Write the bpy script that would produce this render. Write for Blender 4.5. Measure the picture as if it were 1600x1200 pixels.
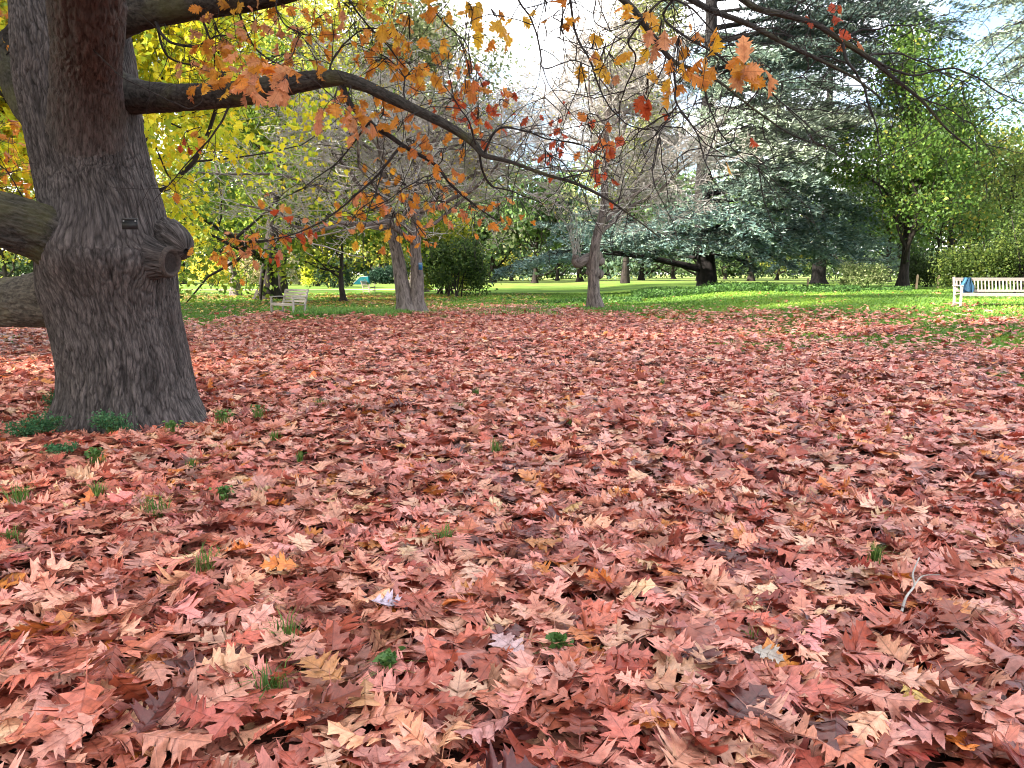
import bpy, math
import numpy as np
from mathutils import Vector, Matrix

for o in list(bpy.data.objects):
    bpy.data.objects.remove(o)
scene = bpy.context.scene
COL = scene.collection
R = math.radians
rng = np.random.default_rng(7)

# ------------------------------------------------------------------ camera
F_PX, CAM_H, HORIZON = 1202.0, 1.5, 428.0
PITCH = math.atan((600 - HORIZON) / F_PX)
cam_d = bpy.data.cameras.new('camera')
cam = bpy.data.objects.new('camera', cam_d)
COL.objects.link(cam)
cam.location = (0, 0, CAM_H)
cam.rotation_euler = (math.pi / 2 - PITCH, 0, 0)
cam_d.sensor_width = 36
cam_d.lens = F_PX / 1600 * 36
cam_d.clip_start, cam_d.clip_end = 0.05, 3000
scene.camera = cam

# ------------------------------------------------------------------ light
SUN_DIR = np.array([-0.90, -0.43])          # horizontal direction towards the sun
SUN_DIR = SUN_DIR / np.linalg.norm(SUN_DIR)
SUN_EL = R(30)
sv = Vector((SUN_DIR[0] * math.cos(SUN_EL), SUN_DIR[1] * math.cos(SUN_EL), math.sin(SUN_EL)))
sun_d = bpy.data.lights.new('sun', 'SUN')
sun_d.energy = 3.8
sun_d.angle = R(2.5)
sun_d.color = (1.0, 0.92, 0.80)
sun = bpy.data.objects.new('sun', sun_d)
COL.objects.link(sun)
sun.rotation_euler = sv.to_track_quat('Z', 'Y').to_euler()

world = bpy.data.worlds.new('World')
scene.world = world
world.use_nodes = True
nt = world.node_tree
nt.nodes.clear()
out = nt.nodes.new('ShaderNodeOutputWorld')
bg = nt.nodes.new('ShaderNodeBackground')
bg.inputs['Strength'].default_value = 0.055
sky = nt.nodes.new('ShaderNodeTexSky')
sky.sky_type = 'NISHITA'
sky.sun_disc = False
sky.sun_elevation = SUN_EL
sky.sun_rotation = math.atan2(SUN_DIR[0], SUN_DIR[1])
tc = nt.nodes.new('ShaderNodeTexCoord')
mp = nt.nodes.new('ShaderNodeMapping')
mp.inputs['Scale'].default_value = (1.0, 1.0, 2.2)
nz = nt.nodes.new('ShaderNodeTexNoise')
nz.inputs['Scale'].default_value = 2.6
nz.inputs['Detail'].default_value = 7
nz.inputs['Roughness'].default_value = 0.58
cr = nt.nodes.new('ShaderNodeValToRGB')
cr.color_ramp.elements[0].position = 0.44
cr.color_ramp.elements[1].position = 0.66
mx = nt.nodes.new('ShaderNodeMix')
mx.data_type = 'RGBA'
mx.inputs[7].default_value = (17.5, 17.0, 16.6, 1)      # bright thin cloud
nt.links.new(tc.outputs['Generated'], mp.inputs['Vector'])
nt.links.new(mp.outputs[0], nz.inputs['Vector'])
nt.links.new(nz.outputs['Fac'], cr.inputs[0])
nt.links.new(cr.outputs[0], mx.inputs[0])
nt.links.new(sky.outputs[0], mx.inputs[6])
nt.links.new(mx.outputs[2], bg.inputs['Color'])
nt.links.new(bg.outputs[0], out.inputs['Surface'])

scene.view_settings.view_transform = 'Standard'
scene.view_settings.look = 'None'
scene.view_settings.exposure = 2.85
scene.view_settings.gamma = 1
cy = scene.cycles
cy.max_bounces = 5
cy.diffuse_bounces = 3
cy.glossy_bounces = 2
cy.transmission_bounces = 3
cy.transparent_max_bounces = 6
cy.use_adaptive_sampling = True
cy.pixel_filter_type = 'BLACKMAN_HARRIS'
cy.filter_width = 1.0
try:
    cy.use_denoising = True
    cy.denoiser = 'OPENIMAGEDENOISE'
    cy.denoising_input_passes = 'RGB_ALBEDO_NORMAL'
    cy.denoising_prefilter = 'ACCURATE'
except Exception:
    pass

# ------------------------------------------------------------------ helpers
CP, SP = math.cos(PITCH), math.sin(PITCH)


def P(px, py, Y):
    """photo pixel + distance ahead -> point in the place"""
    a, b = (px - 800) / F_PX, (600 - py) / F_PX
    d = np.array([a, CP + b * SP, -SP + b * CP])
    return np.array([0, 0, CAM_H]) + d * (Y / d[1])


def ss(a, b, x):
    t = np.clip((x - a) / (b - a), 0, 1)
    return t * t * (3 - 2 * t)


def ground(x, y):
    x, y = np.asarray(x, float), np.asarray(y, float)
    g = 0.42 * ss(6, 15, x) * ss(13, 26, y)
    g = g + 0.03 * np.sin(x * 0.5 + 1.3) * np.sin(y * 0.43) * ss(6, 14, y)
    return g


def GP(px, py):
    """where the ray of a photo pixel meets the ground"""
    a, b = (px - 800) / F_PX, (600 - py) / F_PX
    d = np.array([a, CP + b * SP, -SP + b * CP])
    t = 1.0
    for _ in range(60):
        p = np.array([0, 0, CAM_H]) + d * t
        h = p[2] - float(ground(p[0], p[1]))
        t += h / max(1e-3, -d[2]) * 0.7
    return np.array([0, 0, CAM_H]) + d * t


def at(px, Y):
    x = (px - 800) / F_PX * Y
    return np.array([x, Y, float(ground(x, Y))])


_perm = np.random.default_rng(3).integers(0, 2**31, 4096)


def _h(ix, iy, iz):
    return _perm[(_perm[(_perm[ix & 4095] + iy) & 4095] + iz) & 4095] / 2**31


def vnoise(p):
    p = np.asarray(p, float)
    i = np.floor(p).astype(np.int64)
    f = p - i
    f = f * f * f * (f * (f * 6 - 15) + 10)
    r = 0
    for dx in (0, 1):
        wx = f[..., 0] if dx else 1 - f[..., 0]
        for dy in (0, 1):
            wy = f[..., 1] if dy else 1 - f[..., 1]
            for dz in (0, 1):
                wz = f[..., 2] if dz else 1 - f[..., 2]
                r = r + wx * wy * wz * _h(i[..., 0] + dx, i[..., 1] + dy, i[..., 2] + dz)
    return r * 2 - 1


def fbm(p, octv=4, lac=2.03, gain=0.5):
    s, a = 0, 1
    p = np.asarray(p, float)
    for k in range(octv):
        s = s + a * vnoise(p * lac**k + 17.3 * k)
        a *= gain
    return s


def nrm(v):
    return v / np.maximum(np.linalg.norm(v, axis=-1, keepdims=True), 1e-9)


def worley(p):
    """distance between nearest and second nearest cell points (cracks where small)"""
    p = np.asarray(p, float)
    i = np.floor(p).astype(np.int64)
    f = p - i
    d1 = np.full(p.shape[:-1], 9.)
    d2 = d1.copy()
    for dx in (-1, 0, 1):
        for dy in (-1, 0, 1):
            for dz in (-1, 0, 1):
                a, b, c = i[..., 0] + dx, i[..., 1] + dy, i[..., 2] + dz
                d = np.sqrt((dx + _h(a, b, c) - f[..., 0])**2 + (dy + _h(a + 91, b, c) - f[..., 1])**2 + (dz + _h(a, b + 57, c) - f[..., 2])**2)
                d2 = np.minimum(d2, np.maximum(d1, d))
                d1 = np.minimum(d1, d)
    return d2 - d1


class MB:
    def __init__(self):
        self.v, self.f, self.c, self.b, self.n = [], [], [], [], 0

    def add(self, v, f, c=None, b=None):
        v = np.asarray(v, np.float32).reshape(-1, 3)
        self.v.append(v)
        f = np.asarray(f, np.int64)
        if f.shape[1] == 3:
            f = np.concatenate([f, -np.ones((len(f), 1), np.int64) - self.n], 1)
        self.f.append(f + self.n)
        if c is None:
            c = np.full((len(v), 3), 0.5)
        self.c.append(np.broadcast_to(np.asarray(c, np.float32), (len(v), 3)))
        if b is None:
            b = v
        self.b.append(np.asarray(b, np.float32).reshape(-1, 3))
        self.n += len(v)

    def box(self, c, sx, sy, sz, rot=None, col=None):
        s = np.array([[x, y, z] for x in (-.5, .5) for y in (-.5, .5) for z in (-.5, .5)]) * [sx, sy, sz]
        b = s.copy()
        if rot is not None:
            s = s @ np.asarray(rot).T
        self.add(s + c, [[0, 1, 3, 2], [4, 6, 7, 5], [0, 4, 5, 1], [2, 3, 7, 6], [0, 2, 6, 4], [1, 5, 7, 3]], col, b + np.asarray(c) * 3.7)

    def bar(self, p, q, w, t, col=None, up=(0, 0, 1)):
        p, q = np.array(p, float), np.array(q, float)
        d = q - p
        L = np.linalg.norm(d)
        d /= L
        u = np.cross(up, d)
        if np.linalg.norm(u) < 1e-3:
            u = np.cross((0, 1, 0), d)
        u /= np.linalg.norm(u)
        w2 = np.cross(d, u)
        self.box((p + q) / 2, L, w, t, np.stack([d, u, w2], 1), col)

    def build(self, name, mat, parent=None, smooth=True, origin=None):
        V = np.concatenate(self.v)
        Fq = np.concatenate(self.f)
        if origin is not None:
            V = V - np.asarray(origin, np.float32)
        me = bpy.data.meshes.new(name)
        tri = Fq[:, 3] < 0
        cnt = np.where(tri, 3, 4)
        loops = Fq.reshape(-1)[(Fq >= 0).reshape(-1)]
        me.vertices.add(len(V))
        me.vertices.foreach_set('co', V.astype(np.float32).ravel())
        me.loops.add(len(loops))
        me.loops.foreach_set('vertex_index', loops.astype(np.int32))
        me.polygons.add(len(Fq))
        st = np.concatenate([[0], np.cumsum(cnt)[:-1]])
        me.polygons.foreach_set('loop_start', st.astype(np.int32))
        me.polygons.foreach_set('use_smooth', np.full(len(Fq), smooth))
        a = me.attributes.new('tint', 'FLOAT_COLOR', 'POINT')
        C = np.concatenate([np.concatenate(self.c), np.ones((len(V), 1))], 1)
        a.data.foreach_set('color', C.astype(np.float32).ravel())
        a = me.attributes.new('bco', 'FLOAT_VECTOR', 'POINT')
        a.data.foreach_set('vector', np.concatenate(self.b).astype(np.float32).ravel())
        me.update(calc_edges=True)
        me.materials.append(mat)
        o = bpy.data.objects.new(name, me)
        COL.objects.link(o)
        if parent is not None:
            o.parent = parent
        elif origin is not None:
            o.location = origin
        return o


def tag(o, label=None, cat=None, group=None, kind=None):
    if label: o['label'] = label
    if cat: o['category'] = cat
    if group: o['group'] = group
    if kind: o['kind'] = kind
    return o


def empty(name, loc, label=None, cat=None, group=None):
    o = bpy.data.objects.new(name, None)
    o.empty_display_size = 0.2
    o.location = loc
    COL.objects.link(o)
    return tag(o, label, cat, group)


def spline(pts, n):
    """Catmull-Rom through rows of pts (k, any columns)"""
    pts = np.asarray(pts, float)
    k = len(pts)
    e = np.concatenate([[2 * pts[0] - pts[1]], pts, [2 * pts[-1] - pts[-2]]])
    d = np.concatenate([[0], np.cumsum(np.linalg.norm(np.diff(pts[:, :3], axis=0), axis=1))])
    s = np.linspace(0, d[-1], n)
    i = np.clip(np.searchsorted(d, s, side='right') - 1, 0, k - 2)
    t = ((s - d[i]) / np.maximum(d[i + 1] - d[i], 1e-9))[:, None]
    p0, p1, p2, p3 = e[i], e[i + 1], e[i + 2], e[i + 3]
    return 0.5 * (2 * p1 + (p2 - p0) * t + (2 * p0 - 5 * p1 + 4 * p2 - p3) * t**2 + (3 * p1 - p0 - 3 * p2 + p3) * t**3)


def tubes(mb, Pt, Rd, sides, col=None):
    """batch of tubes: Pt (B,n,3), Rd (B,n)"""
    Pt, Rd = np.asarray(Pt, float), np.asarray(Rd, float)
    B, n = Rd.shape
    T = nrm(np.gradient(Pt, axis=1))
    m = nrm(Pt[:, -1] - Pt[:, 0] + 1e-6)
    ref = np.where(np.abs(m[:, 2:3]) > 0.75, np.array([[1.0, 0.13, 0]]), np.array([[0, 0.1, 1.0]]))
    U = nrm(np.cross(T, ref[:, None, :]))
    W = np.cross(T, U)
    a = np.arange(sides) / sides * 2 * np.pi
    ca, sa = np.cos(a), np.sin(a)
    V = Pt[:, :, None] + Rd[:, :, None, None] * (U[:, :, None] * ca[None, None, :, None] + W[:, :, None] * sa[None, None, :, None])
    L = np.concatenate([np.zeros((B, 1)), np.cumsum(np.linalg.norm(np.diff(Pt, axis=1), axis=2), 1)], 1)
    r0 = Rd.mean(1)[:, None, None]
    bc = np.stack(np.broadcast_arrays(r0 * ca + Pt[:, :1, :1], r0 * sa + Pt[:, :1, 1:2], L[:, :, None] + 0 * ca), -1)
    i = np.arange(n - 1)[:, None] * sides
    j = np.arange(sides)[None]
    q = np.stack([i + j, i + (j + 1) % sides, i + sides + (j + 1) % sides, i + sides + j], -1).reshape(-1, 4)
    q = (q[None] + (np.arange(B) * n * sides)[:, None, None]).reshape(-1, 4)
    if col is not None:
        col = np.repeat(np.broadcast_to(np.asarray(col, float).reshape(-1, 3), (B, 3)), n * sides, axis=0)
    mb.add(V.reshape(-1, 3), q, col, bc.reshape(-1, 3))


# ------------------------------------------------------------------ materials
def new_mat(name):
    m = bpy.data.materials.new(name)
    m.use_nodes = True
    t = m.node_tree
    b = t.nodes['Principled BSDF']
    return m, t, b


def leaf_mat(name, transl=0.4, rough=0.5, spec=0.3, veins=False, mottling=0.25):
    m, t, b = new_mat(name)
    N, Lk = t.nodes.new, t.links.new
    at_ = N('ShaderNodeAttribute'); at_.attribute_name = 'tint'
    col = at_.outputs['Color']
    bc = N('ShaderNodeAttribute'); bc.attribute_name = 'bco'
    if veins:
        sp = N('ShaderNodeSeparateXYZ'); Lk(bc.outputs['Vector'], sp.inputs[0])
        ab = N('ShaderNodeMath'); ab.operation = 'ABSOLUTE'; Lk(sp.outputs[1], ab.inputs[0])
        w = N('ShaderNodeMath'); w.operation = 'MULTIPLY_ADD'; Lk(ab.outputs[0], w.inputs[0]); w.inputs[1].default_value = -0.9
        Lk(sp.outputs[0], w.inputs[2])
        s = N('ShaderNodeMath'); s.operation = 'MULTIPLY'; Lk(w.outputs[0], s.inputs[0]); s.inputs[1].default_value = 9.0
        fr = N('ShaderNodeMath'); fr.operation = 'FRACT'; Lk(s.outputs[0], fr.inputs[0])
        pk = N('ShaderNodeMath'); pk.operation = 'COMPARE'; Lk(fr.outputs[0], pk.inputs[0]); pk.inputs[1].default_value = 0.5; pk.inputs[2].default_value = 0.06
        md = N('ShaderNodeMath'); md.operation = 'LESS_THAN'; Lk(ab.outputs[0], md.inputs[0]); md.inputs[1].default_value = 0.012
        mxm = N('ShaderNodeMath'); mxm.operation = 'MAXIMUM'; Lk(md.outputs[0], mxm.inputs[0])
        hf = N('ShaderNodeMath'); hf.operation = 'MULTIPLY'; Lk(pk.outputs[0], hf.inputs[0]); hf.inputs[1].default_value = 0.45
        Lk(hf.outputs[0], mxm.inputs[1])
        mv = N('ShaderNodeMix'); mv.data_type = 'RGBA'; mv.blend_type = 'MULTIPLY'
        mf = N('ShaderNodeMath'); mf.operation = 'MULTIPLY'; Lk(mxm.outputs[0], mf.inputs[0]); mf.inputs[1].default_value = 0.55
        Lk(mf.outputs[0], mv.inputs[0]); Lk(col, mv.inputs[6]); mv.inputs[7].default_value = (0.45, 0.36, 0.34, 1)
        col = mv.outputs[2]
        geo = N('ShaderNodeNewGeometry')
        nz = N('ShaderNodeTexNoise'); nz.inputs['Scale'].default_value = 55; nz.inputs['Detail'].default_value = 3
        Lk(geo.outputs['Position'], nz.inputs['Vector'])
        mm = N('ShaderNodeMapRange'); Lk(nz.outputs['Fac'], mm.inputs[0])
        mm.inputs[1].default_value = .25; mm.inputs[2].default_value = .75
        mm.inputs[3].default_value = 1 - mottling; mm.inputs[4].default_value = 1 + mottling
        mg = N('ShaderNodeVectorMath'); mg.operation = 'SCALE'; Lk(col, mg.inputs[0]); Lk(mm.outputs[0], mg.inputs['Scale'])
        col = mg.outputs[0]
        for (sc_, lo_, hi_, c_) in ((16, .53, .70, (.52, .36, .32, 1)), (150, .63, .70, (.45, .32, .28, 1)), (11, .56, .74, (1.25, 1.2, 1.15, 1))):
            n3 = N('ShaderNodeTexNoise'); n3.inputs['Scale'].default_value = sc_; n3.inputs['Detail'].default_value = 4
            Lk(geo.outputs['Position'], n3.inputs['Vector'])
            m3 = N('ShaderNodeMapRange'); Lk(n3.outputs['Fac'], m3.inputs[0]); m3.inputs[1].default_value = lo_; m3.inputs[2].default_value = hi_
            m3.inputs[3].default_value = 0; m3.inputs[4].default_value = .8
            x3 = N('ShaderNodeMix'); x3.data_type = 'RGBA'; x3.blend_type = 'MULTIPLY'
            Lk(m3.outputs[0], x3.inputs[0]); Lk(col, x3.inputs[6]); x3.inputs[7].default_value = c_
            col = x3.outputs[2]
        bp = N('ShaderNodeBump'); bp.inputs['Strength'].default_value = 0.35; bp.inputs['Distance'].default_value = 0.004
        ad = N('ShaderNodeMath'); ad.operation = 'ADD'; Lk(mxm.outputs[0], ad.inputs[0]); Lk(nz.outputs['Fac'], ad.inputs[1])
        Lk(ad.outputs[0], bp.inputs['Height']); Lk(bp.outputs[0], b.inputs['Normal'])
    Lk(col, b.inputs['Base Color'])
    b.inputs['Roughness'].default_value = rough
    b.inputs['Specular IOR Level'].default_value = spec
    tr = N('ShaderNodeBsdfTranslucent'); Lk(col, tr.inputs['Color'])
    ms = N('ShaderNodeMixShader'); ms.inputs[0].default_value = transl
    Lk(b.outputs[0], ms.inputs[1]); Lk(tr.outputs[0], ms.inputs[2])
    Lk(ms.outputs[0], t.nodes['Material Output'].inputs['Surface'])
    return m


def bark_mat(name, c_low, c_high, c_patch=None, fine=(30, 30, 4), bump=0.02, patch_scale=1.2, rough=0.9, patch_lo=0.52, tint=False):
    m, t, b = new_mat(name)
    N, Lk = t.nodes.new, t.links.new
    bc = N('ShaderNodeAttribute'); bc.attribute_name = 'bco'
    mp = N('ShaderNodeMapping'); mp.inputs['Scale'].default_value = fine
    Lk(bc.outputs['Vector'], mp.inputs['Vector'])
    n1 = N('ShaderNodeTexNoise'); n1.inputs['Scale'].default_value = 1; n1.inputs['Detail'].default_value = 6
    n1.inputs['Roughness'].default_value = 0.65; n1.inputs['Distortion'].default_value = 0.6
    Lk(mp.outputs[0], n1.inputs['Vector'])
    r = N('ShaderNodeValToRGB')
    r.color_ramp.elements[0].position = 0.36; r.color_ramp.elements[0].color = (*c_low, 1)
    r.color_ramp.elements[1].position = 0.62; r.color_ramp.elements[1].color = (*c_high, 1)
    Lk(n1.outputs['Fac'], r.inputs[0])
    col = r.outputs[0]
    if c_patch:
        n2 = N('ShaderNodeTexNoise'); n2.inputs['Scale'].default_value = patch_scale; n2.inputs['Detail'].default_value = 5
        Lk(bc.outputs['Vector'], n2.inputs['Vector'])
        r2 = N('ShaderNodeValToRGB'); r2.color_ramp.elements[0].position = patch_lo; r2.color_ramp.elements[1].position = patch_lo + .16
        Lk(n2.outputs['Fac'], r2.inputs[0])
        sc = N('ShaderNodeMath'); sc.operation = 'MULTIPLY'; sc.inputs[1].default_value = 0.6; Lk(r2.outputs[0], sc.inputs[0])
        mx = N('ShaderNodeMix'); mx.data_type = 'RGBA'
        Lk(sc.outputs[0], mx.inputs[0]); Lk(col, mx.inputs[6]); mx.inputs[7].default_value = (*c_patch, 1)
        col = mx.outputs[2]
    if tint:
        ta = N('ShaderNodeAttribute'); ta.attribute_name = 'tint'
        mt = N('ShaderNodeMix'); mt.data_type = 'RGBA'; mt.blend_type = 'MULTIPLY'; mt.inputs[0].default_value = 1
        Lk(col, mt.inputs[6]); Lk(ta.outputs['Color'], mt.inputs[7])
        col = mt.outputs[2]
    Lk(col, b.inputs['Base Color'])
    b.inputs['Roughness'].default_value = rough
    b.inputs['Specular IOR Level'].default_value = 0.2
    bp = N('ShaderNodeBump'); bp.inputs['Strength'].default_value = 0.8; bp.inputs['Distance'].default_value = bump
    Lk(n1.outputs['Fac'], bp.inputs['Height']); Lk(bp.outputs[0], b.inputs['Normal'])
    return m


def tint_mat(name, rough=0.8, noise=(20, 20, 20), amp=0.3, spec=0.3):
    m, t, b = new_mat(name)
    N, Lk = t.nodes.new, t.links.new
    a = N('ShaderNodeAttribute'); a.attribute_name = 'tint'
    bc = N('ShaderNodeAttribute'); bc.attribute_name = 'bco'
    mp = N('ShaderNodeMapping'); mp.inputs['Scale'].default_value = noise
    Lk(bc.outputs['Vector'], mp.inputs['Vector'])
    n1 = N('ShaderNodeTexNoise'); n1.inputs['Scale'].default_value = 1; n1.inputs['Detail'].default_value = 5
    Lk(mp.outputs[0], n1.inputs['Vector'])
    mm = N('ShaderNodeMapRange'); Lk(n1.outputs['Fac'], mm.inputs[0])
    mm.inputs[1].default_value = .3; mm.inputs[2].default_value = .7; mm.inputs[3].default_value = 1 - amp; mm.inputs[4].default_value = 1 + amp
    s = N('ShaderNodeVectorMath'); s.operation = 'SCALE'; Lk(a.outputs['Color'], s.inputs[0]); Lk(mm.outputs[0], s.inputs['Scale'])
    Lk(s.outputs[0], b.inputs['Base Color'])
    b.inputs['Roughness'].default_value = rough
    b.inputs['Specular IOR Level'].default_value = spec
    bp = N('ShaderNodeBump'); bp.inputs['Strength'].default_value = 0.4; bp.inputs['Distance'].default_value = 0.01
    Lk(n1.outputs['Fac'], bp.inputs['Height']); Lk(bp.outputs[0], b.inputs['Normal'])
    return m


M_FALLEN = leaf_mat('fallen leaf', 0.18, 0.38, 0.5, veins=True)
M_HANG = leaf_mat('hanging oak leaf', 0.5, 0.5, 0.3, veins=True, mottling=0.15)
M_LEAF = leaf_mat('tree leaf', 0.5, 0.55, 0.25)
M_NEEDLE = leaf_mat('cedar needle', 0.15, 0.6, 0.25)
M_GRASS = leaf_mat('grass blade', 0.3, 0.5, 0.3)
M_LIMB_PALE = bark_mat('old limb bark', (0.034, 0.029, 0.024), (0.125, 0.108, 0.088), (0.14, 0.125, 0.065), (40, 40, 20), 0.012, 2.0, patch_lo=.50, tint=True)
M_OAK = bark_mat('oak bark', (0.034, 0.028, 0.026), (0.124, 0.104, 0.099), (0.072, 0.056, 0.051), (60, 60, 9), 0.02, 1.5, tint=True)
M_OAKLIMB = bark_mat('oak limb bark', (0.016, 0.014, 0.012), (0.07, 0.060, 0.052), (0.085, 0.080, 0.030), (40, 40, 22), 0.012, 2.2, patch_lo=.50, tint=True)
M_TWIG = bark_mat('dark twig bark', (0.010, 0.008, 0.008), (0.040, 0.032, 0.030), None, (40, 40, 20), 0.003)
M_GREYBARK = bark_mat('grey bark', (0.05, 0.04, 0.036), (0.20, 0.165, 0.15), (0.10, 0.085, 0.06), (14, 14, 3), 0.02, 1.0)
M_PALETWIG = bark_mat('pale twig bark', (0.22, 0.20, 0.182), (0.46, 0.425, 0.385), None, (6, 6, 6), 0.003)
M_DARKBARK = bark_mat('dark bark', (0.010, 0.008, 0.007), (0.036, 0.028, 0.024), None, (10, 10, 2), 0.03)
M_CEDARBARK = bark_mat('cedar bark', (0.005, 0.0045, 0.0045), (0.019, 0.016, 0.016), None, (6, 6, 1.5), 0.04)
M_WOOD = tint_mat('weathered timber', 0.75, (60, 6, 60), 0.3)
M_CLOTH = tint_mat('blue cloth', 0.85, (30, 30, 30), 0.2)
M_PLAIN = tint_mat('painted surface', 0.5, (8, 8, 8), 0.12)


# ------------------------------------------------------------------ ground
def carpet_edge(x, y):
    """distance ahead at which the leaf carpet ends, by bearing"""
    s = x / np.maximum(y, 0.5)
    k = np.array([-1.2, -0.66, -0.60, -0.43, -0.38, -0.25, -0.1, 0.11, 0.22, 0.33, 0.45, 0.55, 0.67, 1.2])
    d = np.array([20, 20.5, 21, 22.5, 24, 27.5, 32, 32, 27, 23.5, 20, 17.5, 16.5, 15.5])
    return np.interp(s, k, d)


def carpet_amount(x, y):
    """0..1 cover of fallen red leaves"""
    e = carpet_edge(x, y)
    n = fbm(np.stack([x * 0.45, y * 0.30, 0 * x + 3.1], -1), 3)
    n2 = fbm(np.stack([x * 1.6, y * 1.1, 0 * x + 9.1], -1), 2)
    s = x / np.maximum(y, .5)
    k = ss(.05, .3, s)
    q = (y - e) / 3.2 + n * (0.9 + 1.4 * k) + n2 * (0.35 + .5 * k)
    a = 1 - ss(-1.1 - 1.0 * k, 0.7 + .5 * k, q)
    sparse = (0.10 + 0.22 * ss(0.05, 0.3, s)) * (1 - ss(0, 9, y - e)) * (0.55 + 0.6 * np.clip(n + n2, -0.8, 1))
    return np.clip(np.maximum(a, sparse), 0, 1)


def axis_pts(lo, f0, f1, hi, step):
    c0 = -np.geomspace(1, 1 + (f0 - lo), 26)[::-1] + 1 + f0
    c1 = np.geomspace(1, 1 + (hi - f1), 26) - 1 + f1
    return np.unique(np.concatenate([c0, np.arange(f0, f1 + .01, step), c1]))


gx, gy = axis_pts(-900, -24, 30, 900, 0.4), axis_pts(-300, -3, 70, 1500, 0.5)
GX, GY = np.meshgrid(gx, gy)
gv = np.stack([GX, GY, ground(GX, GY)], -1).reshape(-1, 3)
nx = len(gx)
ii, jj = np.meshgrid(np.arange(len(gy) - 1), np.arange(nx - 1), indexing='ij')
a0 = (ii * nx + jj).ravel()
gq = np.stack([a0, a0 + 1, a0 + nx + 1, a0 + nx], 1)
ca = carpet_amount(gv[:, 0], gv[:, 1])
n1 = fbm(gv * [0.25, 0.25, 0] + 5, 4)[:, None]
green = np.array([0.085, 0.165, 0.022]) * (1 + 0.45 * n1) + np.clip(n1, 0, 1) * np.array([0.05, 0.03, 0])
far = ss(60, 140, gv[:, 1])[:, None]
green = green * (1 - far) + far * np.array([0.16, 0.21, 0.05])
brown = np.array([0.085, 0.040, 0.028])
amb = ss(0.35, 0.8, ca)[:, None]
g_mb = MB()
g_mb.add(gv, gq, green * (1 - amb) + brown * amb, gv)


def ground_mat():
    m, t, b = new_mat('lawn ground')
    N, Lk = t.nodes.new, t.links.new
    a = N('ShaderNodeAttribute'); a.attribute_name = 'tint'
    geo = N('ShaderNodeNewGeometry')
    n1 = N('ShaderNodeTexNoise'); n1.inputs['Scale'].default_value = 9; n1.inputs['Detail'].default_value = 8; n1.inputs['Roughness'].default_value = .7
    n2 = N('ShaderNodeTexNoise'); n2.inputs['Scale'].default_value = 0.6; n2.inputs['Detail'].default_value = 4
    Lk(geo.outputs['Position'], n1.inputs['Vector']); Lk(geo.outputs['Position'], n2.inputs['Vector'])
    ad = N('ShaderNodeMath'); ad.operation = 'ADD'; Lk(n1.outputs['Fac'], ad.inputs[0]); Lk(n2.outputs['Fac'], ad.inputs[1])
    mm = N('ShaderNodeMapRange'); Lk(ad.outputs[0], mm.inputs[0]); mm.inputs[1].default_value = .7; mm.inputs[2].default_value = 1.3
    mm.inputs[3].default_value = .6; mm.inputs[4].default_value = 1.4
    s = N('ShaderNodeVectorMath'); s.operation = 'SCALE'; Lk(a.outputs['Color'], s.inputs[0]); Lk(mm.outputs[0], s.inputs['Scale'])
    Lk(s.outputs[0], b.inputs['Base Color']); b.inputs['Roughness'].default_value = 0.95; b.inputs['Specular IOR Level'].default_value = 0.1
    bp = N('ShaderNodeBump'); bp.inputs['Strength'].default_value = 0.9; bp.inputs['Distance'].default_value = 0.06
    Lk(n1.outputs['Fac'], bp.inputs['Height']); Lk(bp.outputs[0], b.inputs['Normal'])
    return m


tag(g_mb.build('lawn', ground_mat()), 'green park lawn running from the leaf carpet to the far trees', 'lawn', kind='structure')

# a pale footpath crossing the far lawn
pm = MB()
xs = np.linspace(-75, -4, 60)
yc = 74 + 2.5 * np.sin(xs * 0.05) + (xs + 40) * 0.06
pv = np.concatenate([np.stack([xs, yc - 1.6, 0.03 + ground(xs, yc - 1.6)], 1), np.stack([xs, yc + 1.6, 0.03 + ground(xs, yc + 1.6)], 1)])
k = np.arange(59)
pm.add(pv, np.stack([k, k + 1, k + 61, k + 60], 1), (0.36, 0.25, 0.19))
tag(pm.build('path', M_PLAIN), 'pale pinkish footpath crossing the far lawn', 'path', kind='structure')

# ------------------------------------------------------------------ leaf shapes
OAK_HI = [(0, .012), (.04, .06), (.10, .125), (.15, .18), (.20, .275), (.225, .20), (.245, .145), (.295, .15), (.34, .235), (.385, .385),
          (.42, .315), (.50, .43), (.50, .30), (.48, .185), (.535, .175), (.58, .235), (.63, .345), (.665, .265), (.755, .345), (.72, .22),
          (.71, .13), (.76, .115), (.815, .155), (.875, .215), (.88, .12), (.935, .05), (1, .002)]
OAK_MID = [(0, .012), (.10, .125), (.20, .275), (.245, .145), (.385, .385), (.42, .315), (.50, .43), (.48, .185), (.63, .345), (.665, .265),
           (.755, .345), (.71, .13), (.87, .21), (.885, .10), (1, .002)]
OAK_LOW = [(0, .012), (.2, .275), (.25, .15), (.45, .42), (.48, .19), (.70, .345), (.71, .14), (1, .002)]
MAPLE = [(0, .02), (-.06, .28), (.12, .26), (.36, .56), (.40, .26), (.60, .26), (.64, .14), (1, .002)]


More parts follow.
